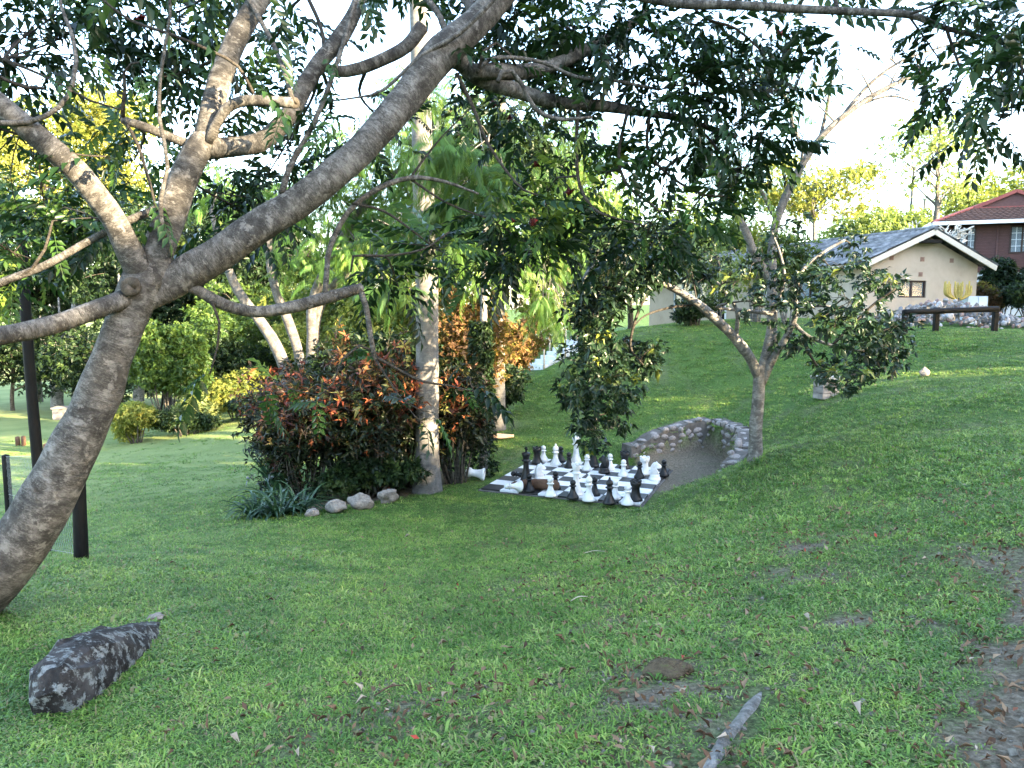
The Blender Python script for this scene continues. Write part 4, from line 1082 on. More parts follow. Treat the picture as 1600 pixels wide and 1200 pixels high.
twigs = [([(-10, 192), (45, 191), (92, 168), (114, 130), (119, 95), (111, 50), (96, 12), (90, -30)], [11, 10, 9, 8, 8, 7, 6, 5], 4.5, 4.8),
         ([(5, 92), (60, 115), (110, 140), (140, 157), (192, 172)], [6, 5, 5, 4, 3], 4.9, 5.1), ([(-10, 116), (40, 137), (68, 138)], [7, 7, 5], 4.6, 4.8),
         ([(192, 188), (192, 168), (195, 140), (194, 112), (205, 100), (228, 95)], [8, 7, 6, 5, 4, 3], 5.15, 5.0), ([(195, 190), (215, 225), (235, 290), (245, 330)], [7, 6, 5, 4], 5.15, 5.05),
         ([(268, 402), (255, 360), (251, 310), (262, 262), (257, 225), (249, 185), (250, 130), (258, 70), (266, 20), (262, -30)], [9, 8, 8, 7, 7, 7, 6, 6, 5, 4], 5.0, 4.8),
         ([(-5, 560 - 360), (60, 220), (110, 240), (170, 245)], [5, 4, 4, 3], 4.6, 4.8), ([(150, -10), (200, 30), (270, 55), (330, 80), (372, 104), (396, 146)], [4, 5, 6, 6, 6, 6], 4.8, 5.1),
         ([(380, -15), (418, 52), (440, 100), (456, 152)], [9, 9, 9, 9], 5.5, 5.2), ([(478, -10), (500, 38), (506, 70), (500, 98)], [7, 7, 7, 6], 5.9, 5.6),
         ([(440, 302), (452, 262), (480, 212), (508, 150), (538, 62), (556, -5)], [12, 11, 10, 9, 8, 7], 5.3, 5.7), ([(790, -20), (720, 50), (660, 86), (600, 140), (560, 152), (515, 158)], [9, 9, 8, 5, 4, 3], 5.6, 5.6),
         ([(662, -10), (688, 28), (697, 52)], [11, 11, 12], 6.1, 6.0), ([(722, -12), (735, 12), (745, 30)], [18, 18, 20], 6.2, 6.05),
         ([(748, 108), (755, 80), (775, 67), (796, 85), (806, 102)], [7, 6, 5, 5, 4], 5.8, 6.0), ([(745, 112), (765, 93), (800, 90), (850, 98), (900, 120), (960, 126), (1030, 140)], [9, 8, 8, 7, 7, 6, 5], 5.8, 6.2),
         ([(778, 128), (784, 113), (800, 111), (816, 132), (836, 170), (872, 186), (925, 183)], [9, 8, 8, 8, 9, 8, 5], 5.8, 6.0), ([(903, 168), (901, 240), (906, 290), (925, 324), (952, 338), (1005, 352)], [7, 7, 6, 6, 4, 3], 6.2, 6.0),
         ([(981, 172), (968, 228), (969, 265), (985, 295), (1014, 316), (1030, 330), (1062, 328)], [7, 6, 6, 6, 5, 4, 3], 6.3, 6.1), ([(1015, 178), (1011, 228), (1027, 257), (1062, 286), (1100, 305), (1132, 306)], [7, 6, 6, 5, 5, 3], 6.4, 6.2),
         ([(714, 115), (740, 170), (760, 220), (790, 266), (818, 297), (840, 305)], [7, 7, 6, 5, 4, 3], 5.8, 5.7), ([(508, 466), (511, 420), (516, 385), (545, 330), (590, 295), (640, 278), (692, 283), (748, 303)], [11, 10, 10, 10, 10, 9, 7, 4], 5.5, 5.9),
         ([(640, 279), (665, 245), (692, 212), (735, 170)], [4, 4, 3, 2], 5.8, 6.0), ([(640, 279), (700, 318), (765, 342)], [5, 4, 3], 5.8, 6.0), ([(550, 318), (600, 330), (650, 365), (672, 382)], [5, 5, 4, 3], 5.6, 5.8),
         ([(548, 425), (552, 400), (600, 400), (660, 390), (702, 362)], [4, 5, 5, 4, 3], 5.6, 5.7), ([(560, 448), (572, 480), (578, 520), (586, 562)], [13, 11, 10, 9], 5.6, 5.6),
         ([(584, 556), (620, 576), (660, 596), (700, 602), (740, 612)], [6, 5, 5, 4, 2], 5.6, 5.7), ([(582, 548), (562, 540), (536, 560), (520, 600), (500, 618)], [5, 5, 4, 3, 2], 5.6, 5.5), ([(586, 560), (605, 590), (630, 628)], [5, 4, 2], 5.6, 5.5),
         ([(1478, 42), (1490, 78), (1500, 106), (1494, 130)], [6, 5, 4, 3], 5.7, 5.6), ([(1420, 25), (1448, 64), (1470, 96)], [4, 3, 2], 5.8, 5.7), ([(1422, 22), (1460, 8), (1510, -15)], [5, 4, 3], 5.7, 5.6),
         ([(1080, 8), (1105, 30), (1150, 45), (1190, 80)], [5, 5, 5, 3], 6.0, 6.2), ([(-5, 450), (50, 420), (70, 390), (82, 345)], [6, 6, 5, 4], 4.8, 4.9), ([(1060, 186), (1100, 150), (1180, 140), (1240, 145)], [6, 6, 5, 4], 6.5, 6.6),
         ([(1090, 196), (1130, 250), (1120, 300)], [5, 4, 3], 6.5, 6.3), ([(330, 470), (343, 505), (340, 540), (328, 585)], [5, 5, 4, 3], 5.2, 5.2)]
ends = []
for pts, w, Y0, Y1 in twigs:
    limb(pts, [x * .85 for x in w], Y0, Y1, 'branch', 7, .05, 'bark_twig' if max(w) < 9 else 'bark', .08)
    ends.append(skel[-1][0][-1])
# leaves
mc = [(50, 50, 5.6, 95, 70, 46), (150, 20, 6.2, 60, 40, 22), (240, 40, 6.2, 60, 60, 34), (255, 120, 6.2, 55, 55, 26), (170, 110, 6.6, 40, 40, 10), (70, 330, 7, 110, 60, 46), (150, 350, 6.6, 90, 50, 34), (30, 400, 6.6, 80, 60, 40), (20, 130, 6, 50, 40, 16),
      (110, 260, 7.2, 70, 50, 22), (210, 250, 7, 60, 60, 22), (400, 120, 6.8, 50, 60, 22), (450, 60, 7, 70, 60, 22), (420, 270, 7.2, 100, 50, 46), (500, 200, 7.4, 70, 60, 26), (380, 330, 7.4, 70, 50, 24), (610, 200, 7.4, 60, 50, 16), (330, 60, 6.6, 40, 60, 8),
      (790, 40, 6.6, 80, 60, 40), (870, 35, 6.4, 90, 60, 44), (960, 60, 6.2, 90, 60, 46), (1040, 55, 6.4, 90, 60, 32), (1140, 60, 6.6, 90, 60, 26), (1230, 55, 6.6, 80, 45, 18), (1290, 60, 6.7, 60, 40, 9), (1090, 130, 6.2, 80, 50, 24), (1180, 130, 6.4, 80, 45, 20),
      (1130, 200, 6.3, 70, 50, 30), (1190, 210, 6.2, 55, 40, 18), (1060, 240, 6.3, 60, 50, 20), (1170, 260, 6.3, 45, 40, 12), (860, 200, 7, 90, 50, 24), (780, 160, 7, 70, 50, 20), (850, 310, 6.6, 80, 60, 34), (770, 360, 6.6, 70, 55, 30), (840, 390, 6.4, 70, 50, 30),
      (680, 400, 6.4, 90, 45, 30), (940, 290, 6.6, 60, 60, 20), (1010, 370, 6.4, 70, 40, 22), (900, 130, 6.8, 80, 40, 18), (620, 440, 6.2, 60, 40, 16), (1080, 330, 6.3, 50, 40, 14),
      (428, 600, 5.9, 30, 26, 4), (735, 590, 5.8, 40, 30, 5), (640, 640, 5.6, 40, 30, 2),
      (1500, 25, 5.8, 60, 30, 16), (1575, 45, 5.6, 60, 50, 26), (1545, 125, 5.9, 60, 26, 16), (1480, 160, 5.8, 36, 34, 8), (1560, 190, 6.0, 60, 26, 14), (1600, 125, 5.4, 40, 40, 9), (1440, 110, 5.9, 30, 20, 4),
      (340, -60, 6, 120, 50, 40), (640, -70, 6.5, 140, 50, 50), (950, -80, 6.5, 160, 50, 60), (1300, -60, 6.2, 160, 40, 40), (100, -70, 5.5, 140, 50, 40)]
gt, gl = Geo(), Geo(); picks = []
for (px, py, Y, rx, ry, n) in mc:
    c = at(px, py, Y); s = mpp(Y); rad = np.array([rx * s, .5 * (rx + ry) * s * .9, ry * s]); n = int(n * 1.0)
    u = in_ball(n, .5); pos = c + u * rad
    dist, q, rr = nearest_on(skel, c)
    hub, _ = twig_to(gt, q, c, min(rr * .7, .018), .007, .06)
    for k in range(min(n, max(3, n // 4))):
        twig_to(gt, hub[rng.integers(len(hub) // 2, len(hub))], pos[k], .006, .003, .04, 4, .2)
    tone = .40 + .22 * rng.normal()
    m_ = rng.random(n) < .14
    foliage(gl, PIN, pos[~m_], u[~m_], .38, tone, .18, .85)
    for k in np.where(m_)[0]: picks.append((pos[k], u[k], np.clip(tone + .2 * rng.normal(), 0, 1)))
for e in ends:
    n = rng.integers(2, 6); u = in_ball(n); foliage(gl, PIN, e + u * .12, u, .33, .5, .25, .8)
keep(gt.build('twigs', M['bark_twig']), mt)['kind'] = 'stuff'
o = keep(gl.build('crown', M['leaf_main']), mt); o['kind'] = 'stuff'
LM = {}
for v in range(4):
    for tq in range(3):
        gq = Geo(); gq.add(PIN[v][0], PIN[v][1], PIN[v][2], rnd=[.2, .5, .9][tq]); me = gq.mesh('leaf'); me.materials.append(M['leaf_main']); LM[v, tq] = me
for k, (p_, u_, tn) in enumerate(picks[:280]):
    o = bpy.data.objects.new('leaf', LM[k % 4, int(np.clip(tn * 3, 0, 2))])
    d = norm(u_ * .7 + randdir(1)[0] * .7 + np.array([0, 0, -.18])); F_ = frames(d[None], norm(np.array([[0, 0, 1.]]) + randdir(1) * .5))[0]
    Mx = Matrix([[*F_[r], 0] for r in range(3)] + [[0, 0, 0, 1]]); Mx = Matrix.Translation(Vector(p_) - mt.location) @ Mx @ Matrix.Scale(.36 + .08 * rng.random(), 4)
    link(o, None, mt); o.matrix_local = Mx
# red seed pods
gp = Geo()
for k in range(20):
    c = at(*mc[rng.integers(0, 40)][:3]) + rng.normal(size=3) * .18
    for q in range(4):
        V = rockV = c + randdir(8) * .014 + rng.normal(size=3) * .02
        gp.add(np.array([c + rng.normal(size=3) * .02 + np.array(d) * .011 for d in ((1, 0, 0), (0, 1, 0), (-1, 0, 0), (0, -1, 0), (0, 0, 1.5), (0, 0, -1.5))]), None, [(0, 1, 4), (1, 2, 4), (2, 3, 4), (3, 0, 4), (1, 0, 5), (2, 1, 5), (3, 2, 5), (0, 3, 5)])
o = keep(gp.build('seed_pods', surf('red_pod', [(.3, (.07, .008, .007)), (.7, (.14, .016, .012))], 9, .5, .3, 0)), mt); o['kind'] = 'stuff'
for (px, py, Y, r_) in ((205, 448, 4.86, 15), (460, 161, 5.19, 9)):
    c = at(px, py, Y); g = Geo(); n_ = norm(np.array([0, 0, CAMZ]) - c); g_ = [c - n_ * .05, c, c + n_ * .012, c + n_ * .004]
    tube(g, g_, [r_ * mpp(Y) * .9, r_ * mpp(Y), r_ * mpp(Y) * .85, r_ * mpp(Y) * .4], 12, .02, .1); keep(g.build('branch_scar', M['bark_dark']), mt)

# ------------------------------------------------------------------ the small pale tree beside the sunken path
sb = ground(1180, 718); SY = sb[1]
sm_ = thing('small_pale_tree', 'small pale barked tree with three pruned limbs beside the stone wall', 'tree', tuple(sb))
skel2 = []
def limb2(pts, w, Y0, Y1, name='limb', sides=12, mat='bark_small', lump=.08):
    P = pxpath(pts, Y0, Y1); n = len(P); ww = np.interp(np.linspace(0, 1, n), np.linspace(0, 1, len(w)), w)
    g = Geo(); res = tube(g, P, [ww[k] * mpp(P[k][1]) / 2 for k in range(n)], sides, .07, lump); skel2.append(res); return keep(g.build(name, M[mat]), sm_)
limb2([(1179, 735), (1180, 712), (1181, 670), (1184, 625), (1186, 590), (1186, 572)], [26, 23, 20, 19, 19, 17], SY, SY, 'trunk', 14)
limb2([(1186, 590), (1172, 560), (1150, 530), (1122, 502), (1092, 476), (1060, 455), (1025, 438), (990, 418), (955, 408), (930, 413), (912, 435), (908, 460)], [16, 16, 16, 15, 13, 11, 9, 8, 7, 6, 5, 4], SY, SY - .5)
limb2([(1187, 592), (1196, 556), (1204, 522), (1208, 486)], [14, 14, 14, 13], SY, SY + .1)
limb2([(1190, 600), (1208, 560), (1232, 520), (1243, 492), (1243, 460), (1252, 425), (1285, 395), (1320, 375)], [13, 12, 10, 8, 7, 6, 5, 4], SY, SY - .3)
for pts, w in [([(1150, 528), (1152, 490), (1140, 465), (1120, 440)], [7, 6, 5, 3]), ([(1207, 490), (1160, 485), (1120, 480), (1135, 474)], [7, 6, 5, 4]), ([(1240, 505), (1262, 525), (1300, 540), (1340, 548), (1370, 545)], [7, 6, 5, 4, 3]), ([(1243, 490), (1275, 478), (1300, 480)], [6, 5, 4]),
               ([(1208, 486), (1225, 440), (1220, 400), (1205, 360)], [6, 5, 4, 3]), ([(1250, 525), (1275, 570), (1300, 600), (1330, 602)], [5, 4, 4, 3]), ([(955, 410), (935, 470), (930, 540), (935, 610), (928, 680)], [6, 6, 6, 5, 3]), ([(1025, 440), (1000, 480), (985, 540), (1005, 570)], [5, 5, 4, 3]),
               ([(1090, 476), (1050, 480), (1010, 492), (990, 510)], [4, 4, 3, 2]), ([(1300, 540), (1360, 480), (1400, 450)], [5, 4, 3]), ([(985, 420), (970, 380), (960, 350)], [6, 5, 3])]:
    limb2(pts, w, SY - .1, SY - .4, 'branch', 7, 'bark_small' if max(w) > 5 else 'bark_twig')
sc = [(1330, 470, 70, 60, 150), (1380, 440, 34, 26, 60), (1370, 520, 60, 40, 120), (1350, 560, 55, 40, 120), (1390, 545, 30, 36, 60), (1300, 500, 60, 50, 120), (1250, 450, 50, 45, 100), (1210, 440, 45, 40, 90), (1190, 480, 40, 24, 60), (1300, 420, 60, 40, 80), (1320, 590, 36, 20, 50), (1290, 570, 30, 24, 36), (1240, 530, 30, 24, 36), (1325, 385, 30, 30, 40),
      (935, 500, 36, 50, 110), (938, 465, 34, 44, 90), (930, 530, 40, 40, 90), (930, 560, 50, 40, 140), (940, 600, 60, 36, 150), (905, 610, 36, 24, 70), (935, 640, 40, 24, 70), (920, 672, 24, 22, 44), (930, 695, 18, 18, 26), (975, 620, 28, 24, 46), (970, 655, 22, 16, 26), (1005, 565, 30, 24, 80), (985, 545, 24, 24, 40), (1020, 545, 20, 14, 20), (960, 450, 50, 36, 100), (1000, 420, 55, 36, 110), (950, 390, 50, 40, 110), (1030, 400, 50, 36, 90), (1080, 420, 50, 36, 70), (1000, 370, 50, 30, 70), (1060, 380, 50, 30, 60),
      (1150, 440, 40, 30, 50), (1220, 390, 40, 30, 50), (1180, 410, 36, 30, 40), (900, 480, 26, 40, 50), (1120, 400, 40, 40, 40), (1230, 350, 30, 24, 26)]
gt, gl = Geo(), Geo()
for (px, py, rx, ry, n) in sc:
    c = at(px, py, SY - .3 + .5 * rng.normal()); s = mpp(SY); rad = np.array([rx, .5 * (rx + ry), ry]) * s; n = int(n * (.34 if 1130 < px < 1310 and py < 510 else .62 if px > 1100 else .85)); u = in_ball(n, .4); pos = c + u * rad
    _, q, rr = nearest_on(skel2, c); hub, _ = twig_to(gt, q, c, min(.016, rr * .7), .006, .08)
    for k in range(max(4, n // 9)): twig_to(gt, hub[rng.integers(len(hub) // 2, len(hub))], pos[k], .006, .003, .05, 4, .25)
    foliage(gl, TUFTL, pos, u, .135, .42 + .18 * rng.normal(), .35, .8)
keep(gt.build('twigs', M['bark_twig']), sm_)['kind'] = 'stuff'
o = keep(gl.build('crown', M['leaf_small']), sm_); o['kind'] = 'stuff'

# ------------------------------------------------------------------ palms
def frond(G, o, d, L, droop, w=.35, n=26, tone=.5):
    d = norm(np.array(d)); P = [np.array(o) + d * L * t + np.array([0, 0, -droop * L * t * t]) for t in np.linspace(0, 1, 9)]
    res, _ = tube(G, P, list(np.linspace(.03, .006, 9)), 4, L / 16, cap=False)
    T = np.gradient(res, axis=0); T = norm(T); side = norm(np.cross(T, [0, 0, 1.]))
    ii = np.linspace(2, len(res) - 1, n).astype(int)
    for sg in (-1, 1):
        pos = res[ii]; dd = norm(side[ii] * sg + T[ii] * .55 + np.array([0, 0, -.55]) + rng.normal(size=(n, 3)) * .12)
        scatter(G, flat_leaf(.07), pos, frames(dd, np.tile([0, 0, 1.], (n, 1)) + .2 * rng.normal(size=(n, 3))), w * L * .5 * (1.1 - np.abs(np.linspace(-.5, .8, n)) ** 1.5), np.clip(tone + .2 * rng.normal(size=n), 0, 1))
def palm(name, label, p, prof, mat='bark_palm', nf=15, L=2.6, leaf='leaf_mid', seed=0):
    t = thing(name, label, 'palm', tuple(p)); g = Geo()
    tube(g, [np.array([dx, 0, z]) for z, r, dx in prof], [r for z, r, dx in prof], 18, .25, .03); g.build('trunk', M[mat], t)
    gl = Geo(); z = prof[-1][0]; dx = prof[-1][2]
    for k in range(nf):
        a = k * 2.4; el = .9 - 1.2 * (k / nf); frond(gl, (dx, 0, z), (math.cos(a) * math.cos(el), math.sin(a) * math.cos(el), math.sin(el)), L * (.8 + .3 * rng.random()), .45)
    o = gl.build('crown', M[leaf], t); return t
pp = ground(668, 768)
palm('royal_palm', 'thick smooth grey palm trunk with swollen base beside the croton shrubs', pp, [(-.2, .30, -.02), (.0, .29, 0), (.25, .25, 0), (.7, .215, .0), (2, .205, .02), (3.6, .20, .03), (5, .19, 0), (7, .17, -.03), (9.6, .13, -.08), (10.6, .10, -.1)], nf=15, L=2.8)
p2 = ground(756, 742)
t = thing('slender_trunk_tree', 'slender pale trunk wrapped in creeper at the corner of the shrub bed', 'tree', tuple(p2))
g = Geo(); tube(g, [(0, 0, -.2), (-.01, 0, 1), (.0, .02, 2.4), (.03, 0, 4.2), (.1, .1, 6)], [.085, .075, .07, .06, .045], 10, .2, .08); g.build('trunk', M['bark_small'], t)
gl = Geo(); n = 900; z = rng.random(n) ** .8 * 3.0; a = rng.random(n) * 6.28; rr = .12 + .22 * rng.random(n) * (1 - z / 3.6)
u = np.stack([np.cos(a), np.sin(a), .2 + 0 * a], -1); foliage(gl, TUFTL[:2], np.stack([np.cos(a) * rr - .05, np.sin(a) * rr, z], -1), u, .12, .35, .3)
u = in_ball(260); foliage(gl, TUFTL, np.array([.2, .2, 6.4]) + u * [1.3, 1.3, .9], u, .26, .4); gl.build('crown', M['leaf_dark'], t)
p3 = ground(778, 672)
palm('rear_palm', 'grey mottled palm trunk behind the creeper wrapped one', p3, [(-.2, .22, 0), (0, .215, 0), (.5, .19, 0), (2, .17, 0), (4, .16, .0), (6, .14, .05), (8, .11, .1)], nf=14, L=2.6)

# ------------------------------------------------------------------ generic trees
def gtree(name, label, p, h, cr, leaf, bark='bark_dark', n=6000, size=.22, lean=(0, 0), ncl=16, crown_lo=.35, T=None, trunk_r=None, group=None, tone=.45, flat=1., bias=.4, forks=0, cat='tree', droop=.25, shafts=()):
    t = thing(name, label, cat, tuple(p), 0, group); T = T or TUFTL
    tr_ = trunk_r or h * .018; top = np.array([lean[0], lean[1], h * .8]); g = Geo()
    P, rr = tube(g, [(0, 0, -.4), (lean[0] * .1, lean[1] * .1, h * .12), (lean[0] * .4 + .02 * h * rng.normal(), lean[1] * .4, h * .4), top], [tr_ * 1.25, tr_, tr_ * .8, tr_ * .25], 9, .35, .1)
    g.build('trunk', M[bark], t)
    gb, gl = Geo(), Geo(); cc = np.array([lean[0] * .8, lean[1] * .8, h * (crown_lo + 1) / 2]); cz = h * (1 - crown_lo) / 2
    for k in range(ncl):
        u = in_ball(1, .35)[0]; c = cc + u * [cr * .75, cr * .75, cz * .78]; r_ = cr * (.30 + .16 * rng.random())
        j = int(np.clip(np.searchsorted(P[:, 2], c[2] - .35 * np.linalg.norm(c[:2] - cc[:2]) - .08 * h), 1, len(P) - 1)); j = max(j, int(len(P) * .3))
        hub, _ = twig_to(gb, P[j], c, max(.02, rr[j] * .55), .015, .1, 5, .5)
        m = n // ncl; v = in_ball(m, bias); pos = c + v * [r_, r_, r_ * .72 * flat]
        for tg, rs in shafts:
            w_ = pos + p - tg; w_ = w_ - (w_ @ SDIR)[:, None] * SDIR; kk = np.linalg.norm(w_, axis=1) > rs * (.75 + .5 * rng.random(len(pos))); pos, v = pos[kk], v[kk]
        for q in range(min(4, len(pos))): twig_to(gb, hub[-1 - rng.integers(0, max(1, len(hub) // 2))], pos[q], .014, .006, .05, 4, .6)
        foliage(gl, T, pos, v, size, tone + .17 * rng.normal(), droop, .8)
    gb.build('branches', M[bark], t)['kind'] = 'stuff'; gl.build('crown', M[leaf], t); return t
def gp_(px, py, Y):
    q = at(px, py, Y); q[2] = Hs(q[0], q[1]); return q
# feathery flowering tree behind the shrub bed: leaning trunks, drooping plumes
fp = gp_(462, 560, 17.0)
ft = thing('feathery_tree', 'leaning multi trunked tree with bright drooping feathery leaves behind the shrub bed', 'tree', tuple(fp)); skel3 = []
for pts, w in [([(455, 640), (440, 560), (405, 500), (372, 455), (350, 400), (330, 330)], [20, 19, 17, 15, 12, 8]), ([(470, 640), (468, 560), (450, 500), (430, 450), (420, 380), (440, 300)], [17, 16, 15, 13, 11, 8]), ([(482, 640), (488, 540), (490, 470), (520, 400), (570, 320), (640, 250)], [20, 18, 16, 14, 12, 8]),
               ([(490, 560), (500, 480), (540, 430), (620, 390), (720, 340), (820, 300)], [14, 13, 12, 10, 8, 5])]:
    g = Geo(); P = pxpath(pts, 17, 16.6); res = tube(g, P, [x * mpp(17) / 2 for x in w], 9, .2, .1); skel3.append(res); keep(g.build('trunk', M['bark_grey']), ft)
fc = [(520, 300, 70, 50), (600, 290, 80, 50), (680, 270, 80, 50), (760, 280, 80, 55), (840, 270, 70, 55), (560, 380, 70, 45), (640, 370, 70, 40), (720, 380, 80, 40), (800, 380, 80, 50), (870, 360, 60, 60), (880, 450, 40, 50), (850, 480, 36, 36), (640, 220, 80, 40), (740, 210, 80, 40), (840, 210, 70, 40), (540, 230, 70, 40), (900, 230, 60, 60), (460, 310, 60, 50), (400, 330, 60, 50), (780, 430, 60, 36), (920, 300, 50, 50), (600, 450, 50, 30), (480, 400, 60, 40), (880, 500, 24, 24), (340, 300, 60, 50), (660, 180, 70, 40), (690, 240, 60, 40), (650, 320, 60, 40), (700, 340, 60, 40), (670, 400, 50, 30), (640, 140, 50, 30), (720, 150, 60, 40)]
gt, gl, gf = Geo(), Geo(), Geo()
for (px, py, rx, ry) in fc:
    Yc = (11.3 + .8 * rng.random()) if 590 < px < 790 and rng.random() < .6 else 15.5 + 2.5 * rng.random(); c = at(px, py, Yc); s = mpp(Yc); rad = np.array([rx, (rx + ry) * .5, ry]) * s; n = int(rx * ry / 26); u = in_ball(n, .4); pos = c + u * rad
    _, q, rr = nearest_on(skel3, c); hub, _ = twig_to(gt, q, c, min(.04, rr * .7), .012, .1, 5, .3)
    for k in range(8): twig_to(gt, hub[-1 - rng.integers(0, max(1, len(hub) // 2))], pos[k], .012, .004, .08, 4, .4)
    d = norm(u * [1, 1, .2] + randdir(n) * .5 + [0, 0, .1]); foliage(gl, FEA, pos, norm(u * [1, 1, .1] + [0, 0, -.1]), .42, .5 + .2 * rng.normal(), .1, .55)
    m = 5; uu = norm(in_ball(m) + [0, 0, .8]); foliage(gf, SPR, c + uu * rad, uu, .10, .8, 0, .6)
keep(gt.build('branches', M['bark_grey']), ft)['kind'] = 'stuff'; o = keep(gl.build('crown', M['leaf_feather']), ft); o['kind'] = 'stuff'
o = keep(gf.build('blossom', surf('cream_blossom', [(.3, (.45, .38, .22)), (.7, (.62, .55, .36))], 9, .8, .2, 0)), ft); o['kind'] = 'stuff'

# left woodland
B_ = 'trees of the wood beyond the lower lawn'
gtree('woodland_tree', 'dark dense tree at the far left edge of the wood', gp_(-40, 640, 44), 17, 6, 'leaf_dark', n=4200, size=.36, group=B_)
gtree('woodland_tree', 'dark tree with low crown behind the tall black pole', gp_(60, 625, 47), 13, 5, 'leaf_dark', n=4200, size=.34, crown_lo=.2, group=B_)
gtree('yellow_tree', 'tall sunlit yellow green tree rising over the wood', gp_(90, 600, 56), 25, 8.5, 'leaf_yellow', 'bark_grey', n=6500, size=.42, crown_lo=.45, group=B_, bias=.33)
gtree('woodland_tree', 'mid green tree with pale trunk behind the leaning trunk', gp_(150, 620, 46), 14, 4.5, 'leaf_mid', 'bark_grey', n=4000, size=.33, crown_lo=.3, group=B_)
gtree('woodland_tree', 'broad dark tree filling the wood behind the round bush', gp_(260, 600, 42), 14, 6, 'leaf_dark', n=5200, size=.33, crown_lo=.22, group=B_)
gtree('woodland_tree', 'yellow green understorey tree between dark wood trees', gp_(330, 600, 46), 11, 4.5, 'leaf_yellow', 'bark_grey', n=3000, size=.3, crown_lo=.3, group=B_, tone=.25)
gtree('woodland_tree', 'dark tree with slim stem beside the feathery tree', gp_(400, 600, 38), 12, 4.5, 'leaf_dark', n=4500, size=.3, crown_lo=.25, group=B_)
gtree('woodland_tree', 'light green tree seen through the feathery tree', gp_(520, 600, 44), 12, 6, 'leaf_mid', 'bark_grey', n=5000, size=.32, crown_lo=.2, group=B_)
gtree('woodland_tree', 'tall dark tree directly behind the thick palm trunk', gp_(680, 570, 40), 13, 5.5, 'leaf_dark', n=5000, size=.32, crown_lo=.2, group=B_)
gtree('woodland_tree', 'dark green tree behind the garden steps', gp_(830, 540, 38), 11, 5, 'leaf_mid', n=5000, size=.3, crown_lo=.2, group=B_)
gtree('woodland_tree', 'low dark thicket tree at the lawn end left of the stone block', gp_(20, 640, 41), 6, 5, 'leaf_dark', n=3600, size=.28, crown_lo=.05, group=B_)
gtree('woodland_tree', 'low shadowy thicket tree behind the swing frame', gp_(190, 628, 39), 6.5, 5, 'leaf_dark', n=3600, size=.28, crown_lo=.05, group=B_)
gtree('woodland_tree', 'low leafy thicket tree behind the garden island', gp_(390, 600, 33), 5.5, 4.5, 'leaf_mid', n=4200, size=.24, crown_lo=.05, group=B_)
for k, (px, Y, hh_, r_) in enumerate(((88, 41, 5, .28), (118, 42, 6, .22), (215, 37, 7, .24))):
    p = gp_(px, 640, Y); t = thing('bare_trunk', ['thick bare leaning trunk standing at the edge of the wood', 'slimmer bare trunk beside the thick leaning one', 'grey bare trunk next to the swing frame'][k], 'tree trunk', tuple(p)); g = Geo()
    tube(g, [(0, 0, -.3), (.15, 0, hh_ * .3), (-.05, 0, hh_ * .6), (.3, 0, hh_)], [r_ * 1.3, r_, r_ * .9, r_ * .6], 10, .3, .12); g.build('trunk', M['bark_small'], t)
    g = Geo(); tube(g, [(-.05, 0, hh_ * .6), (-.5, 0, hh_ * .75), (-.7, .2, hh_ * 1.05)], [r_ * .6, r_ * .45, r_ * .2], 8, .3, .1); g.build('limb', M['bark_small'], t)
gtree('woodland_tree', 'leafy low tree closing the view behind the rusty shrub', gp_(640, 560, 31), 6.5, 4.2, 'leaf_mid', n=5200, size=.24, crown_lo=.03, group=B_)
gtree('woodland_tree', 'low leafy tree at the top of the garden steps', gp_(930, 520, 33), 6, 4.0, 'leaf_mid', n=5200, size=.24, crown_lo=.03, group=B_)
gtree('woodland_tree', 'low yellowish tree in the gap behind the croton bed', gp_(545, 590, 30), 6, 3.6, 'leaf_yellow', n=4000, size=.22, crown_lo=.03, group=B_, tone=.2)
# behind the houses
Bh = 'trees behind the houses'
gtree('yellow_tree', 'flat topped bright yellow tree behind the cream house', gp_(1262, 500, 52), 11.5, 5.5, 'leaf_yellow', 'bark_grey', n=2600, size=.27, crown_lo=.55, flat=.5, group=Bh, tone=.6, bias=.5, ncl=26)
gtree('green_tree', 'soft green tree behind the ridge of the cream house', gp_(1372, 500, 60), 9.5, 5.2, 'leaf_pale', 'bark_grey', n=4500, size=.36, crown_lo=.3, group=Bh, tone=.3)
gtree('green_tree', 'low pale green trees left of the yellow one behind the cream house', gp_(1150, 500, 58), 9, 5, 'leaf_mid', 'bark_grey', n=4000, size=.36, crown_lo=.2, group=Bh)
gtree('green_tree', 'dark green tree beyond the left end of the cream house', gp_(985, 500, 50), 11, 5.5, 'leaf_mid', n=5200, size=.34, crown_lo=.15, group=Bh)
gtree('green_tree', 'yellowish tree rising behind the red tiled roof', gp_(1580, 480, 62), 12.5, 7, 'leaf_yellow', 'bark_grey', n=4500, size=.4, crown_lo=.3, group=Bh, tone=.2)
gtree('sparse_tree', 'thin sparse tree with pale branches against the white sky', gp_(1452, 490, 50), 15.5, 5, 'leaf_pale', 'bark_grey', n=900, size=.3, crown_lo=.45, group=Bh, ncl=16, bias=.6, trunk_r=.24)
for k, (px, Y, h_) in enumerate(((1412, 66, 12.5), (1432, 72, 10.5))):
    palm('far_palm', ['tall thin palm far behind the cream house ridge', 'shorter thin palm beside the tall far palm'][k], gp_(px, 490, Y), [(-.2, .16, 0), (3, .13, 0), (h_, .10, .2)], 'bark_grey', 11, 2.6)
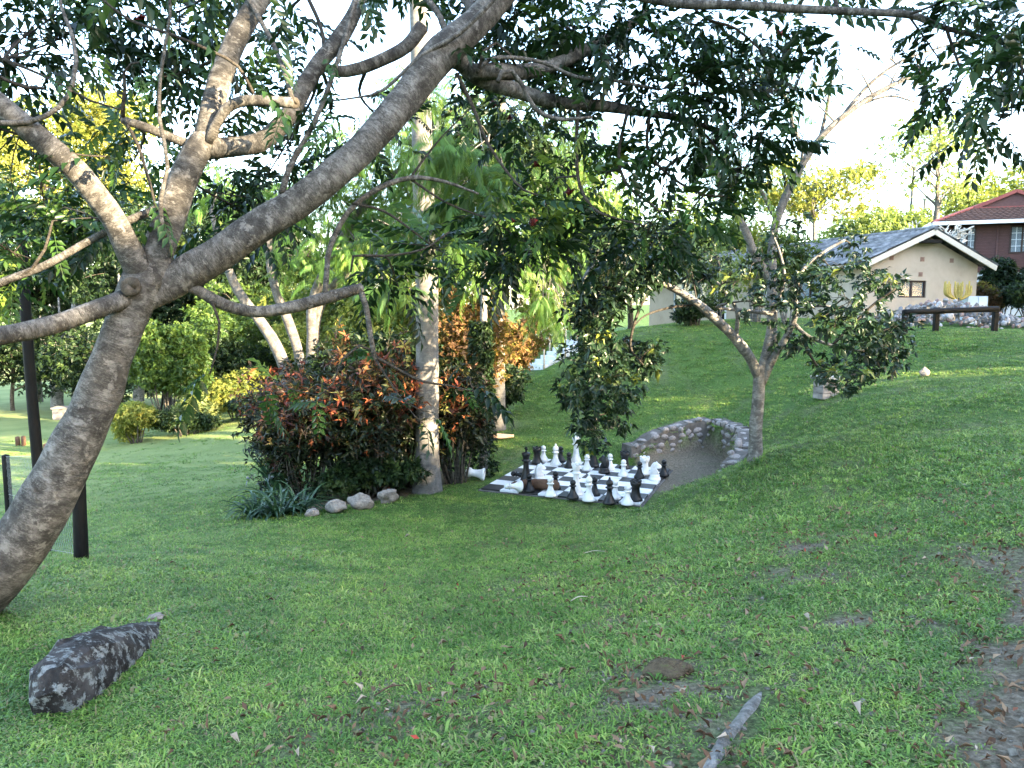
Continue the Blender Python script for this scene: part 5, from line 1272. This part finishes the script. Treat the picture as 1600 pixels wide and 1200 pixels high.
# grey bare tree with long arching boughs
bp = gp_(1206, 520, 20.5)
bt = thing('arching_grey_tree', 'grey tree with long bare arching boughs in front of the cream house', 'tree', tuple(bp)); sk = []
for pts, w in [([(1206, 535), (1206, 470), (1206, 400), (1214, 342), (1245, 272), (1285, 212), (1340, 165), (1400, 130), (1450, 110), (1500, 92)], [17, 15, 14, 13, 12, 10, 8, 7, 5, 3]), ([(1280, 220), (1292, 170), (1300, 120), (1306, 90)], [6, 5, 4, 3]), ([(1262, 245), (1240, 200), (1225, 150), (1170, 110), (1130, 100)], [7, 6, 5, 4, 3]),
               ([(1310, 190), (1350, 140), (1400, 100), (1450, 80), (1520, 60)], [6, 5, 4, 3, 2]), ([(1213, 345), (1190, 300), (1165, 270), (1120, 262)], [7, 6, 5, 3]), ([(1207, 440), (1180, 400), (1165, 360), (1150, 330), (1120, 270), (1090, 215)], [14, 14, 13, 12, 11, 8]), ([(1340, 165), (1390, 150), (1430, 160)], [4, 3, 2])]:
    g = Geo(); sk.append(tube(g, pxpath(pts, 20.5, 20.2), [x * mpp(20.5) / 2 for x in w], 9, .2, .1)); keep(g.build('trunk' if len(pts) > 9 else 'limb', M['bark_grey']), bt)
gb, gl = Geo(), Geo()
for k in range(90):
    P, rr = sk[rng.integers(0, len(sk))]; j = rng.integers(len(P) // 2, len(P)); e = P[j] + randdir(1)[0] * [1.1, .8, .8] + [0, 0, .35]; hub, _ = twig_to(gb, P[j], e, max(.008, rr[j] * .45), .004, .1, 4, .2)
    for q in range(3):
        e2 = hub[-1 - rng.integers(0, len(hub) // 2 + 1)] + randdir(1)[0] * .55; twig_to(gb, hub[len(hub) // 2], e2, .007, .003, .05, 4, .3)
        if e[0] < 8.2 and rng.random() < .8:
            u = in_ball(14); foliage(gl, FEA[:1], e2 + u * .35, u, .22, .35, .2)
keep(gb.build('twigs', M['bark_grey']), bt)['kind'] = 'stuff'; o = keep(gl.build('crown', M['leaf_feather']), bt); o['kind'] = 'stuff'
# bare frangipani behind the ridge
p = gp_(1465, 480, 33); t = thing('frangipani', 'leafless frangipani with stubby white branches behind the cream house ridge', 'tree', tuple(p)); g = Geo(); gz = at(1465, 372, 33)[2] - p[2]
def fork(g, a, d, L, r, k):
    b = a + d * L; tube(g, [a, (a + b) / 2 + randdir(1)[0] * L * .08, b], [r, r * .9, r * .8], 6, .2)
    if k:
        for q in range(2 + (rng.random() < .5)): fork(g, b, norm(d * .5 + randdir(1)[0] * [1, .6, .7] + [0, 0, .3]), L * .72, r * .75, k - 1)
for dx in (-.5, .1, .6): fork(g, np.array([dx * .6, 0, gz - 1.2]), norm(np.array([dx, 0, 1.])), .8, .07, 4)
tube(g, [(0, 0, -.2), (0, 0, gz - 1.1)], [.15, .12], 8, .3); g.build('branches', M['bark_bone'], t)

# ------------------------------------------------------------------ shrubs
def shrub(name, label, p, rx, ry, h, leaf, n=2500, size=.16, T=None, stems=9, tone=.45, group=None, bark='bark_dark', topmix=0., wild=.8, lumps=10, lo=.12):
    t = thing(name, label, 'shrub', tuple(p), 0, group); gb, gl = Geo(), Geo(); T = T or TUFTL
    for k in range(lumps):
        u = in_ball(1, .4)[0]; u[2] = abs(u[2]) if k % 3 else u[2]; c = np.array([u[0] * rx * .72, u[1] * ry * .72, h * (.5 + lo) + u[2] * h * .36]); r_ = np.array([rx, ry, h * .6]) * (.36 + .14 * rng.random())
        twig_to(gb, np.array([u[0] * rx * .25, u[1] * ry * .25, -.1]), c, .025, .01, .1, 5, .3)
        m = n // lumps; v = in_ball(m, .4); pos = c + v * r_; pos[:, 2] = np.maximum(pos[:, 2], .02); tn = tone + .15 * rng.normal() + topmix * (pos[:, 2] / h - .55)
        for q in range(5): twig_to(gb, c, pos[q], .01, .004, .05, 4, .3)
        foliage(gl, T, pos, v, size, tn, .05, wild)
    gb.build('stems', M[bark], t); o = gl.build('foliage', M[leaf], t); o['kind'] = 'stuff'; return t
CRT = [sprig(40 + i, 5, w=.26, spread=1, droop=.35) for i in range(2)] + [sprig(50 + i, 5, w=.3, spread=0, droop=.3) for i in range(4)]
def croton(label, px, py, Y, rx, h, n, tone, topmix):
    p = gp_(px, py, Y); t = shrub('croton_shrub', label, p, rx, rx * .8, h, 'leaf_croton', n, .17, CRT, tone=tone, topmix=topmix, group='crotons in the shrub bed', lumps=22, lo=-.08)
    return t
croton('spreading dark croton with few orange tips over the strap leaved plants', 480, 775, 13.0, 1.2, 2.25, 1500, .28, .75)
croton('tall croton blazing with orange red and yellow leaves mid bed', 585, 768, 13.0, 1.2, 2.75, 1800, .34, .95)
croton('dark maroon croton between the two trunks', 712, 756, 13.6, .74, 2.4, 1100, .27, .5)
croton('red tipped croton behind the others beside a leaning grey trunk', 445, 740, 14.8, 1.0, 3.0, 1000, .42, .9)
shrub('dry shrub', '', gp_(760, 700, 17), 1.5, 1.0, 3.6, 'leaf_brown', 2600, .17, tone=.5, lumps=14) if False else None
croton('tall narrow green croton with orange tips just left of the thick palm trunk', 632, 762, 13.5, .62, 3.1, 700, .34, .6)
croton('upright croton with dark green and coral leaves behind the blazing one', 535, 750, 14.0, .7, 3.2, 700, .30, .7)
shrub('ground_plant', 'low dark ferny plants filling under the crotons', gp_(560, 785, 12.6), 1.25, .35, .7, 'leaf_dark', 1500, .13, tone=.5, lumps=14)
t = shrub('rusty_shrub', 'tall rusty brown leaved shrub behind the thick palm trunk', gp_(735, 700, 16.6), 1.15, .9, 3.5, 'leaf_brown', 2600, .15, tone=.5, lumps=16)
shrub('rusty_shrub', 'loose reddish brown shrub beside the garden steps', gp_(800, 600, 21.5), 1.1, .9, 2.4, 'leaf_brown', 1800, .15, tone=.35, lumps=12)
shrub('dark_shrub', 'dark purple leaved hedge shrub above the garden steps', gp_(868, 560, 26.2), 1.4, .9, 2.2, 'leaf_brown', 2000, .17, tone=.12, lumps=12)
shrub('dark_shrub', 'dark green shrub at the foot of the bank left of the steps', gp_(775, 640, 19.5), .9, .8, 1.5, 'leaf_dark', 1500, .14, tone=.4)
shrub('dark_shrub', 'dark green shrub filling the back of the shrub bed', gp_(600, 700, 16), 1.9, .8, 2.6, 'leaf_dark', 3200, .16, tone=.4, lumps=16)
shrub('hedge_shrub', 'low dark green hedge plant beside the white door frame', gp_(1085, 517, 24.5), 1.0, .6, .75, 'leaf_dark', 1300, .15, tone=.5)
shrub('hedge_shrub', 'leafy sapling thicket along the cream wall by the hedge plant', gp_(1120, 512, 26.5), 1.3, .5, 2.6, 'leaf_pale', 700, .14, tone=.4, bark='bark_small')
shrub('hedge_shrub', 'tall thin leafy sapling clump in front of the cream side wall', gp_(1235, 515, 24), 1.5, .6, 2.7, 'leaf_mid', 1000, .15, tone=.5, bark='bark_small')
shrub('hedge_shrub', 'yellowish sapling against the cream wall under the arching tree', gp_(1180, 515, 25), 1.0, .5, 3.3, 'leaf_yellow', 420, .15, tone=.4, bark='bark_small')
shrub('house_shrub', 'grey green bush against the red house wall', gp_(1572, 470, 32), 1.25, 1.0, 2.3, 'leaf_dark', 2600, .2, tone=.6)
shrub('house_shrub', 'dry purplish bush at the corner of the cream house', gp_(1538, 480, 31), .8, .7, 1.3, 'leaf_brown', 1100, .16, tone=.12, bark='bark_grey')
shrub('house_shrub', 'low bush in front of the red house beyond the rubble', gp_(1612, 480, 30), 1.1, .9, 1.5, 'leaf_dark', 1400, .16, tone=.5)
# garden island on the lower lawn
gi = 'shrubs of the garden island'
shrub('island_shrub', 'big round green bush on the garden island', gp_(268, 672, 27.2), 1.75, 1.6, 3.4, 'leaf_mid', 5200, .2, tone=.55, group=gi, lumps=20)
shrub('island_shrub', 'low yellow green bush at the near tip of the garden island', gp_(215, 690, 25.2), .95, .9, 1.3, 'leaf_yellow', 2400, .15, tone=.35, group=gi)
shrub('island_shrub', 'sunny yellow bush on the right of the garden island', gp_(372, 655, 27.5), 1.2, 1.0, 1.6, 'leaf_yellow', 2600, .16, tone=.4, group=gi)
shrub('island_shrub', 'pale variegated bush in the middle of the garden island', gp_(318, 665, 26.8), 1.0, .9, 1.3, 'leaf_pale', 2200, .16, tone=.6, group=gi)
shrub('island_shrub', 'low dark hedge along the front of the garden island', gp_(290, 685, 25.6), 1.5, .6, .75, 'leaf_dark', 2400, .14, tone=.55, group=gi)
shrub('island_shrub', 'dark creeping bush at the right end of the garden island', gp_(400, 660, 26.3), 1.1, .7, .8, 'leaf_dark', 1800, .14, tone=.5, group=gi)
shrub('island_shrub', 'dark green bush behind the sunny yellow one', gp_(385, 640, 30), 1.6, 1.2, 2.6, 'leaf_dark', 2800, .18, tone=.5, group=gi)

# strap leaved plants in the bed, each leaf a piece of its own
def strapmesh(seed, L=.55, w=.034, droop=.55):
    r = np.random.default_rng(seed); g = Geo(); n = 7; V = []
    for k in range(n):
        t_ = k / (n - 1); y_ = L * (t_ - .25 * droop * t_ ** 2); z_ = L * (1.05 * t_ - (1.05 + .25 * droop) * t_ ** 2 * droop * 1.3); ww = w * (1 - t_ ** 3) * .5 + .002
        V += [(-ww, y_, z_ + .006), (0, y_, z_ - .002), (ww, y_, z_ + .006)]
    Q = []
    for k in range(n - 1):
        for c_ in range(2): a_ = k * 3 + c_; Q.append((a_, a_ + 1, a_ + 4, a_ + 3))
    g.add(V, Q, rnd=r.random()); me = g.mesh('leaf'); me.materials.append(M['leaf_strap']); return me
STR = [strapmesh(k, .5 + .12 * (k % 3), .036, .45 + .12 * (k % 4)) for k in range(8)]
SPK = [strapmesh(90 + k, .42, .05, .12) for k in range(3)]
def strap(label, px, py, n, sc_, meshes, spread=.09, tilt=.35):
    p = ground(px, py); t = thing('strap_leaf_plant', label, 'plant', tuple(p), 0, 'strap leaved plants at the bed edge')
    for k in range(n):
        o = bpy.data.objects.new('leaf', meshes[k % len(meshes)]); a_ = k * 2.4 + rng.normal() * .3; r_ = spread * math.sqrt(rng.random())
        o.location = (r_ * math.cos(a_ + 1), r_ * math.sin(a_ + 1), -.02); o.rotation_euler = (rng.normal() * .18 + tilt * rng.random(), rng.normal() * .15, a_); o.scale = (sc_ * (.8 + .4 * rng.random()),) * 3; link(o, None, t)
strap('arching dark green strap leaved plant at the left tip of the bed', 398, 808, 60, .95, STR)
strap('arching strap leaved plant just right of the bed tip', 436, 806, 60, 1.0, STR)
strap('glossy strap leaved plant next to the low edging stone', 468, 800, 55, .95, STR)
strap('strap leaved plant in the second row behind the bed tip', 425, 788, 50, 1.0, STR)
strap('stiff upright spiky leaved plant rising behind the strap leaves', 437, 765, 26, 1.35, SPK, .05, .5)
strap('small bromeliad like rosette under the croton', 535, 770, 18, .8, SPK, .03, .8)

# ------------------------------------------------------------------ unseen trees added on the sunny side to shade the lawn and gable
side = np.array([math.cos(SUN_AZ), -math.sin(SUN_AZ)]); sd2 = SDIR[:2] / np.linalg.norm(SDIR[:2])
rb = np.random.default_rng(2)
al = np.array([math.sin(SUN_AZ - math.pi / 2), math.cos(SUN_AZ - math.pi / 2)])
SHAFTS = [(at(120, 730, 21), 2.2), (at(300, 712, 23), 2.2), (at(30, 700, 26), 2.5), (at(230, 640, 25.5), 2.2), (at(360, 640, 27), 2.4), (at(545, 590, 12.8), 1.25), (at(620, 620, 12.8), .6), (at(440, 560, 14.4), .9), (at(690, 490, 12.8), .6), (at(60, 760, 19), 1.3), (at(130, 280, 4.6), .75), (at(350, 110, 5.4), .7), (at(420, 500, 16.8), .6), (at(1090, 485, 10.8), .5), (at(1206, 500, 11), .4), (at(755, 500, 15), .7), (at(250, 560, 27), 1.3), (at(240, 590, 4.95), .3), (at(420, 220, 5.4), .4), (at(-8, 740, 19), 1.2), (at(200, 745, 18), .5)]  # leaves of the added trees are cleared along these rays to let sun through
SL = ['evergreen at the lower end of the uphill tree row', 'second evergreen from the lower end of the uphill tree row', 'third evergreen from the lower end of the uphill tree row', 'fourth evergreen from the lower end of the uphill tree row', 'fifth evergreen from the lower end of the uphill tree row', 'sixth evergreen from the lower end of the uphill tree row',
      'sixth evergreen from the upper end of the uphill tree row', 'fifth evergreen from the upper end of the uphill tree row', 'fourth evergreen from the upper end of the uphill tree row', 'third evergreen from the upper end of the uphill tree row', 'second evergreen from the upper end of the uphill tree row', 'evergreen at the upper end of the uphill tree row']
for k in range(12):
    q = np.array([18.5, -11.0]) + (-24 + 6.0 * k) * al + rb.normal(size=2) * .7
    gtree('shade_tree', SL[k], np.array([q[0], q[1], Hs(q[0], q[1])]), 12.5 + 2 * rb.random(), 4.6, 'leaf_dark', n=7000, size=.5, crown_lo=.06, group='row of evergreens uphill', ncl=34, shafts=SHAFTS)

for k, gpx in enumerate(((620, 910), (480, 890), (760, 915))):  # unseen trees added to block a streak of sun on the lawn
    q = ground(*gpx)[:2] + (22 + 3 * k) * np.array([math.sin(SUN_AZ), math.cos(SUN_AZ)])
    gtree('shade_tree', ['bushy young evergreen in front of the uphill tree row', 'bushy young evergreen tucked between the row and a taller tree', 'rear bushy young evergreen behind the uphill tree row'][k], np.array([q[0], q[1], Hs(q[0], q[1])]), 11.5, 3.2, 'leaf_dark', n=5000, size=.5, crown_lo=.03, group='row of evergreens uphill', ncl=28, shafts=SHAFTS)
for k, (a_, b_) in enumerate(((12.5, 0), (15.5, 3.6), (14.5, -3.8))):  # unseen trees added to keep the sun off the cream gable
    q = np.array([15.8, 29.0]) + a_ * np.array([math.sin(SUN_AZ), math.cos(SUN_AZ)]) + b_ * al
    gtree('shade_tree', ['stout evergreen uphill opposite the cream gable', 'evergreen just behind the stout one opposite the cream gable', 'evergreen below the stout one opposite the cream gable'][k], np.array([q[0], q[1], Hs(q[0], q[1])]), 11, 3.6, 'leaf_dark', n=6500, size=.5, crown_lo=.05, group='row of evergreens uphill', ncl=30)

# ------------------------------------------------------------------ grass
def in_view(x, y): return np.abs(x) < .80 * y + 1.2
pts = []
for (r0, r1, dens) in ((1.6, 4, 800), (4, 7, 560), (7, 11, 300), (11, 16, 160), (16, 23, 90), (23, 34, 34)):
    n = int(dens * (r1 * r1 - r0 * r0) * .72); a_ = (rng.random(n) - .5) * 1.5; r_ = np.sqrt(r0 * r0 + rng.random(n) * (r1 * r1 - r0 * r0))
    pts.append(np.stack([r_ * np.sin(a_), r_ * np.cos(a_), r_], -1))
pts = np.concatenate(pts); x, y = pts[:, 0], pts[:, 1]
u, v = board_uv(x, y); s_ = soil(x, y)
edge = fnoise(x * 4, y * 4) * .5
ok = (np.maximum(np.abs(u), np.abs(v)) > 4.15 + .35 * edge) & (rng.random(len(x)) > s_ * 1.05) & ~((inpoly(x, y, CUT)) & (rng.random(len(x)) > .04)) & ~inpoly(x, y, bed)
ok &= ~((x > 11.5) & (y > 22.4))
for a_, b_ in zip(ps[:-1], ps[1:]):
    dd_ = (b_ - a_)[:2]; tt_ = np.clip(((x - a_[0]) * dd_[0] + (y - a_[1]) * dd_[1]) / (dd_ @ dd_), 0, 1); ok &= np.hypot(x - a_[0] - tt_ * dd_[0], y - a_[1] - tt_ * dd_[1]) > .075
ok &= rng.random(len(x)) > .45 * np.clip((y - 12.5 - .35 * x) / 5, 0, 1) * np.clip((-x - .25 * y + 1.5) / 3, 0, 1)
x, y, rd = x[ok], y[ok], pts[ok, 2]; z = H(x, y)
scl = (.75 + .5 * rng.random(len(x))) * (1 + .035 * np.clip(rd - 4, 0, 20)) * (.7 + .6 * fnoise(x * .9 + 3, y * .9))
scl = scl * np.where(rng.random(len(x)) < .05, 1.6, 1) * (1 - .35 * s_[ok])
scl = scl * np.where((u[ok] > -5.2) & (np.abs(v[ok]) < 5.2) & (np.abs(u[ok]) < 5.2), .8, 1)
def tuft(seed, nb=26, rad=.075, L=.052, w=.0065, broad=False, up=.45):
    r = np.random.default_rng(seed); g = Geo()
    for k in range(nb):
        a_ = r.random() * 6.28; rr = rad * math.sqrt(r.random()); o_ = np.array([rr * math.cos(a_), rr * math.sin(a_), -.008]); b = r.random() * 6.28; el = up + .8 * r.random(); l = L * (.55 + .75 * r.random())
        d = np.array([math.cos(b) * math.cos(el), math.sin(b) * math.cos(el), math.sin(el)]); sd = np.array([-math.sin(b), math.cos(b), 0]) * w * (.7 + .6 * r.random()) * .5
        m_ = o_ + d * l * .55; tip = m_ + norm(d + np.array([math.cos(b), math.sin(b), -.55])) * l * .5
        g.add([o_ - sd * .7, o_ + sd * .7, m_ + sd, m_ - sd, tip], [(0, 1, 2, 3)], [(3, 2, 4)], rnd=r.random())
    return g
m, nt, p, out = newmat('grass_blade')
oi = nt.nodes.new('ShaderNodeObjectInfo'); gpn = geopos(nt)
ca = ramp(nt, oi.outputs['Random'], [(0, (.058, .125, .021)), (.4, (.112, .218, .035)), (.75, (.182, .302, .050)), (1, (.28, .36, .10))])
cb = ramp(nt, noise(nt, gpn, 1.1, 6, .7), [(.36, (.58, .68, .58)), (.5, (1, 1, 1)), (.64, (1.4, 1.22, 1.1))])
cc_ = mixc(nt, 1.0, ca, cb, 'MULTIPLY')
cc_ = mixc(nt, ramp(nt, attr(nt, 'rnd').outputs['Fac'], [(.9, (0, 0, 0)), (.96, (.8, .8, .8))]), cc_, (.20, .16, .08))
nt.links.new(cc_, p.inputs['Base Color']); p.inputs['Roughness'].default_value = .5; p.inputs['Specular IOR Level'].default_value = .3
tb = nt.nodes.new('ShaderNodeBsdfTranslucent'); nt.links.new(cc_, tb.inputs[0]); mx = nt.nodes.new('ShaderNodeMixShader'); mx.inputs[0].default_value = .3
nt.links.new(p.outputs[0], mx.inputs[1]); nt.links.new(tb.outputs[0], mx.inputs[2]); nt.links.new(mx.outputs[0], out.inputs['Surface'])
M['grass'] = m
tufts = []
for k in range(6):
    me = tuft(k, 26 if k < 4 else 16, .075, .037 if k < 4 else .03, .0052 if k < 4 else .010).mesh('grass_tuft', False); me.materials.append(M['grass'])
    tufts.append(bpy.data.objects.new('grass_tuft', me))
me = bpy.data.meshes.new('grass'); n = len(x); me.vertices.add(n); me.vertices.foreach_set('co', np.stack([x, y, z], -1).astype(np.float32).ravel()); me.update()
for nm, ty, arr in (('gscl', 'FLOAT', scl), ('grot', 'FLOAT', rng.random(n) * 6.28), ('gidx', 'INT', rng.integers(0, 6, n))):
    a_ = me.attributes.new(nm, ty, 'POINT'); a_.data.foreach_set('value', arr.astype(np.float32 if ty == 'FLOAT' else np.int32))
go = link(bpy.data.objects.new('grass', me)); tag(go, 'short green grass blades covering the lawn', 'grass', kind='stuff')
ng = bpy.data.node_groups.new('grass_scatter', 'GeometryNodeTree')
ng.interface.new_socket('Geometry', in_out='INPUT', socket_type='NodeSocketGeometry'); ng.interface.new_socket('Geometry', in_out='OUTPUT', socket_type='NodeSocketGeometry')
N = ng.nodes; gi_, go_ = N.new('NodeGroupInput'), N.new('NodeGroupOutput'); iop = N.new('GeometryNodeInstanceOnPoints'); jn = N.new('GeometryNodeGeometryToInstance')
for tfo in reversed(tufts):
    oi_ = N.new('GeometryNodeObjectInfo'); oi_.inputs['Object'].default_value = tfo; oi_.inputs['As Instance'].default_value = False; ng.links.new(oi_.outputs['Geometry'], jn.inputs[0])
def na(nm, ty):
    q = N.new('GeometryNodeInputNamedAttribute'); q.data_type = ty; q.inputs['Name'].default_value = nm; return q.outputs['Attribute']
cmb = N.new('ShaderNodeCombineXYZ'); ng.links.new(na('grot', 'FLOAT'), cmb.inputs[2])
ng.links.new(gi_.outputs[0], iop.inputs['Points']); ng.links.new(jn.outputs[0], iop.inputs['Instance']); iop.inputs['Pick Instance'].default_value = True
ng.links.new(na('gidx', 'INT'), iop.inputs['Instance Index']); ng.links.new(cmb.outputs[0], iop.inputs['Rotation']); ng.links.new(na('gscl', 'FLOAT'), iop.inputs['Scale']); ng.links.new(iop.outputs[0], go_.inputs[0])
md = go.modifiers.new('scatter', 'NODES'); md.node_group = ng
# dead leaf litter
n = 15000; a_ = (rng.random(n) - .36) * 1.3; r_ = np.sqrt(2.6 + rng.random(n) ** 1.4 * 90); lx, ly = r_ * np.sin(a_), r_ * np.cos(a_)
k_ = rng.random(n) < np.clip(.05 + 1.0 * soil(lx, ly) + .55 * np.clip(lx * .6 + .4, 0, 1) * (ly < 7) * (fnoise(lx * 1.7, ly * 1.7) > .42), 0, 1)
u, v = board_uv(lx, ly); eb_ = np.maximum(np.abs(u), np.abs(v)); k_ = (k_ & (eb_ > 4.4)) | ((eb_ < 4.3) & (rng.random(n) < .5))
lx, ly = lx[k_], ly[k_]; pos = np.stack([lx, ly, H(lx, ly) + .012 + .02 * rng.random(len(lx)) + .04 * (eb_[k_] < 4.4)], -1); g = Geo()
foliage(g, [leaflet(w=.4, fold=.25, droop=.3), leaflet(w=.25, fold=.3, droop=.1), flat_leaf(.4)], pos, np.zeros_like(pos), .036, .42, 0, 1.2, .5)
tag(g.build('leaf_litter', M['litter']), 'scattered brown dead leaves on the foreground grass', 'leaf litter', kind='stuff')
n = 5000; a_ = (rng.random(n) - .2) * 1.3; r_ = np.sqrt(2.0 + rng.random(n) ** 1.5 * 50); cx, cy = r_ * np.sin(a_), r_ * np.cos(a_)
k_ = rng.random(n) < soil(cx, cy) * .9; cx, cy = cx[k_], cy[k_]; g = Geo()
for q_ in np.stack([cx, cy, H(cx, cy) + .002], -1):
    box(g, q_, .006 + .02 * rng.random(3) ** 2, rot=Matrix.Rotation(rng.random() * 6, 3, Vector(randdir(1)[0])))
tag(g.build('soil_crumbs', surf('crumbs', [(.3, (.06, .05, .04)), (.7, (.2, .18, .15))], 60, .95, .1, 0, coord='geo'), None, False), 'small soil crumbs and grit on the bare patches', 'grit', kind='stuff')
LL = []
for k in range(4):
    gq = Geo(); tt = leaflet(w=.34 + .06 * k, fold=.22, droop=.25); gq.add(tt[0], tt[1], tt[2], rnd=[.6, .85, .7, .9][k]); me = gq.mesh('fallen_leaf'); me.materials.append(M['litter']); LL.append(me)
for k, (px, py) in enumerate(((508, 983), (462, 1184), (1102, 968), (1255, 968), (1008, 1068), (1440, 880), (800, 798), (640, 840), (1490, 905), (575, 1100), (700, 1010), (1330, 1110), (890, 1120), (360, 1160))):
    p = ground(px, py); o = bpy.data.objects.new('fallen_leaf', LL[k % 4]); o.location = p + (0, 0, .03); o.scale = (.05 + .025 * rng.random(),) * 3; o.rotation_euler = (.15 * rng.normal(), .15 * rng.normal(), rng.random() * 6.28); link(o)
    tag(o, 'single pale curled leaf lying on top of the grass', 'fallen leaf', 'pale fallen leaves on the lawn')
for k, (px, py, L, az) in enumerate(((905, 942, .15, .5), (930, 868, .22, .1), (610, 1090, .16, .6))):
    p = ground(px, py); g = Geo(); tube(g, [(-L / 2, 0, .03), (0, .01, .045), (L / 2, 0, .035)], [.003, .0045, .002], 6, .02, .2); o = g.build('fallen_stick', M['log'] if k == 2 else M['rail']); o.location = p; o.rotation_euler = (0, 0, az)
    tag(o, ['short pale broken stick on the mid lawn', 'thin straw coloured stick farther down the lawn', 'pale twig in the foreground grass'][k], 'stick')
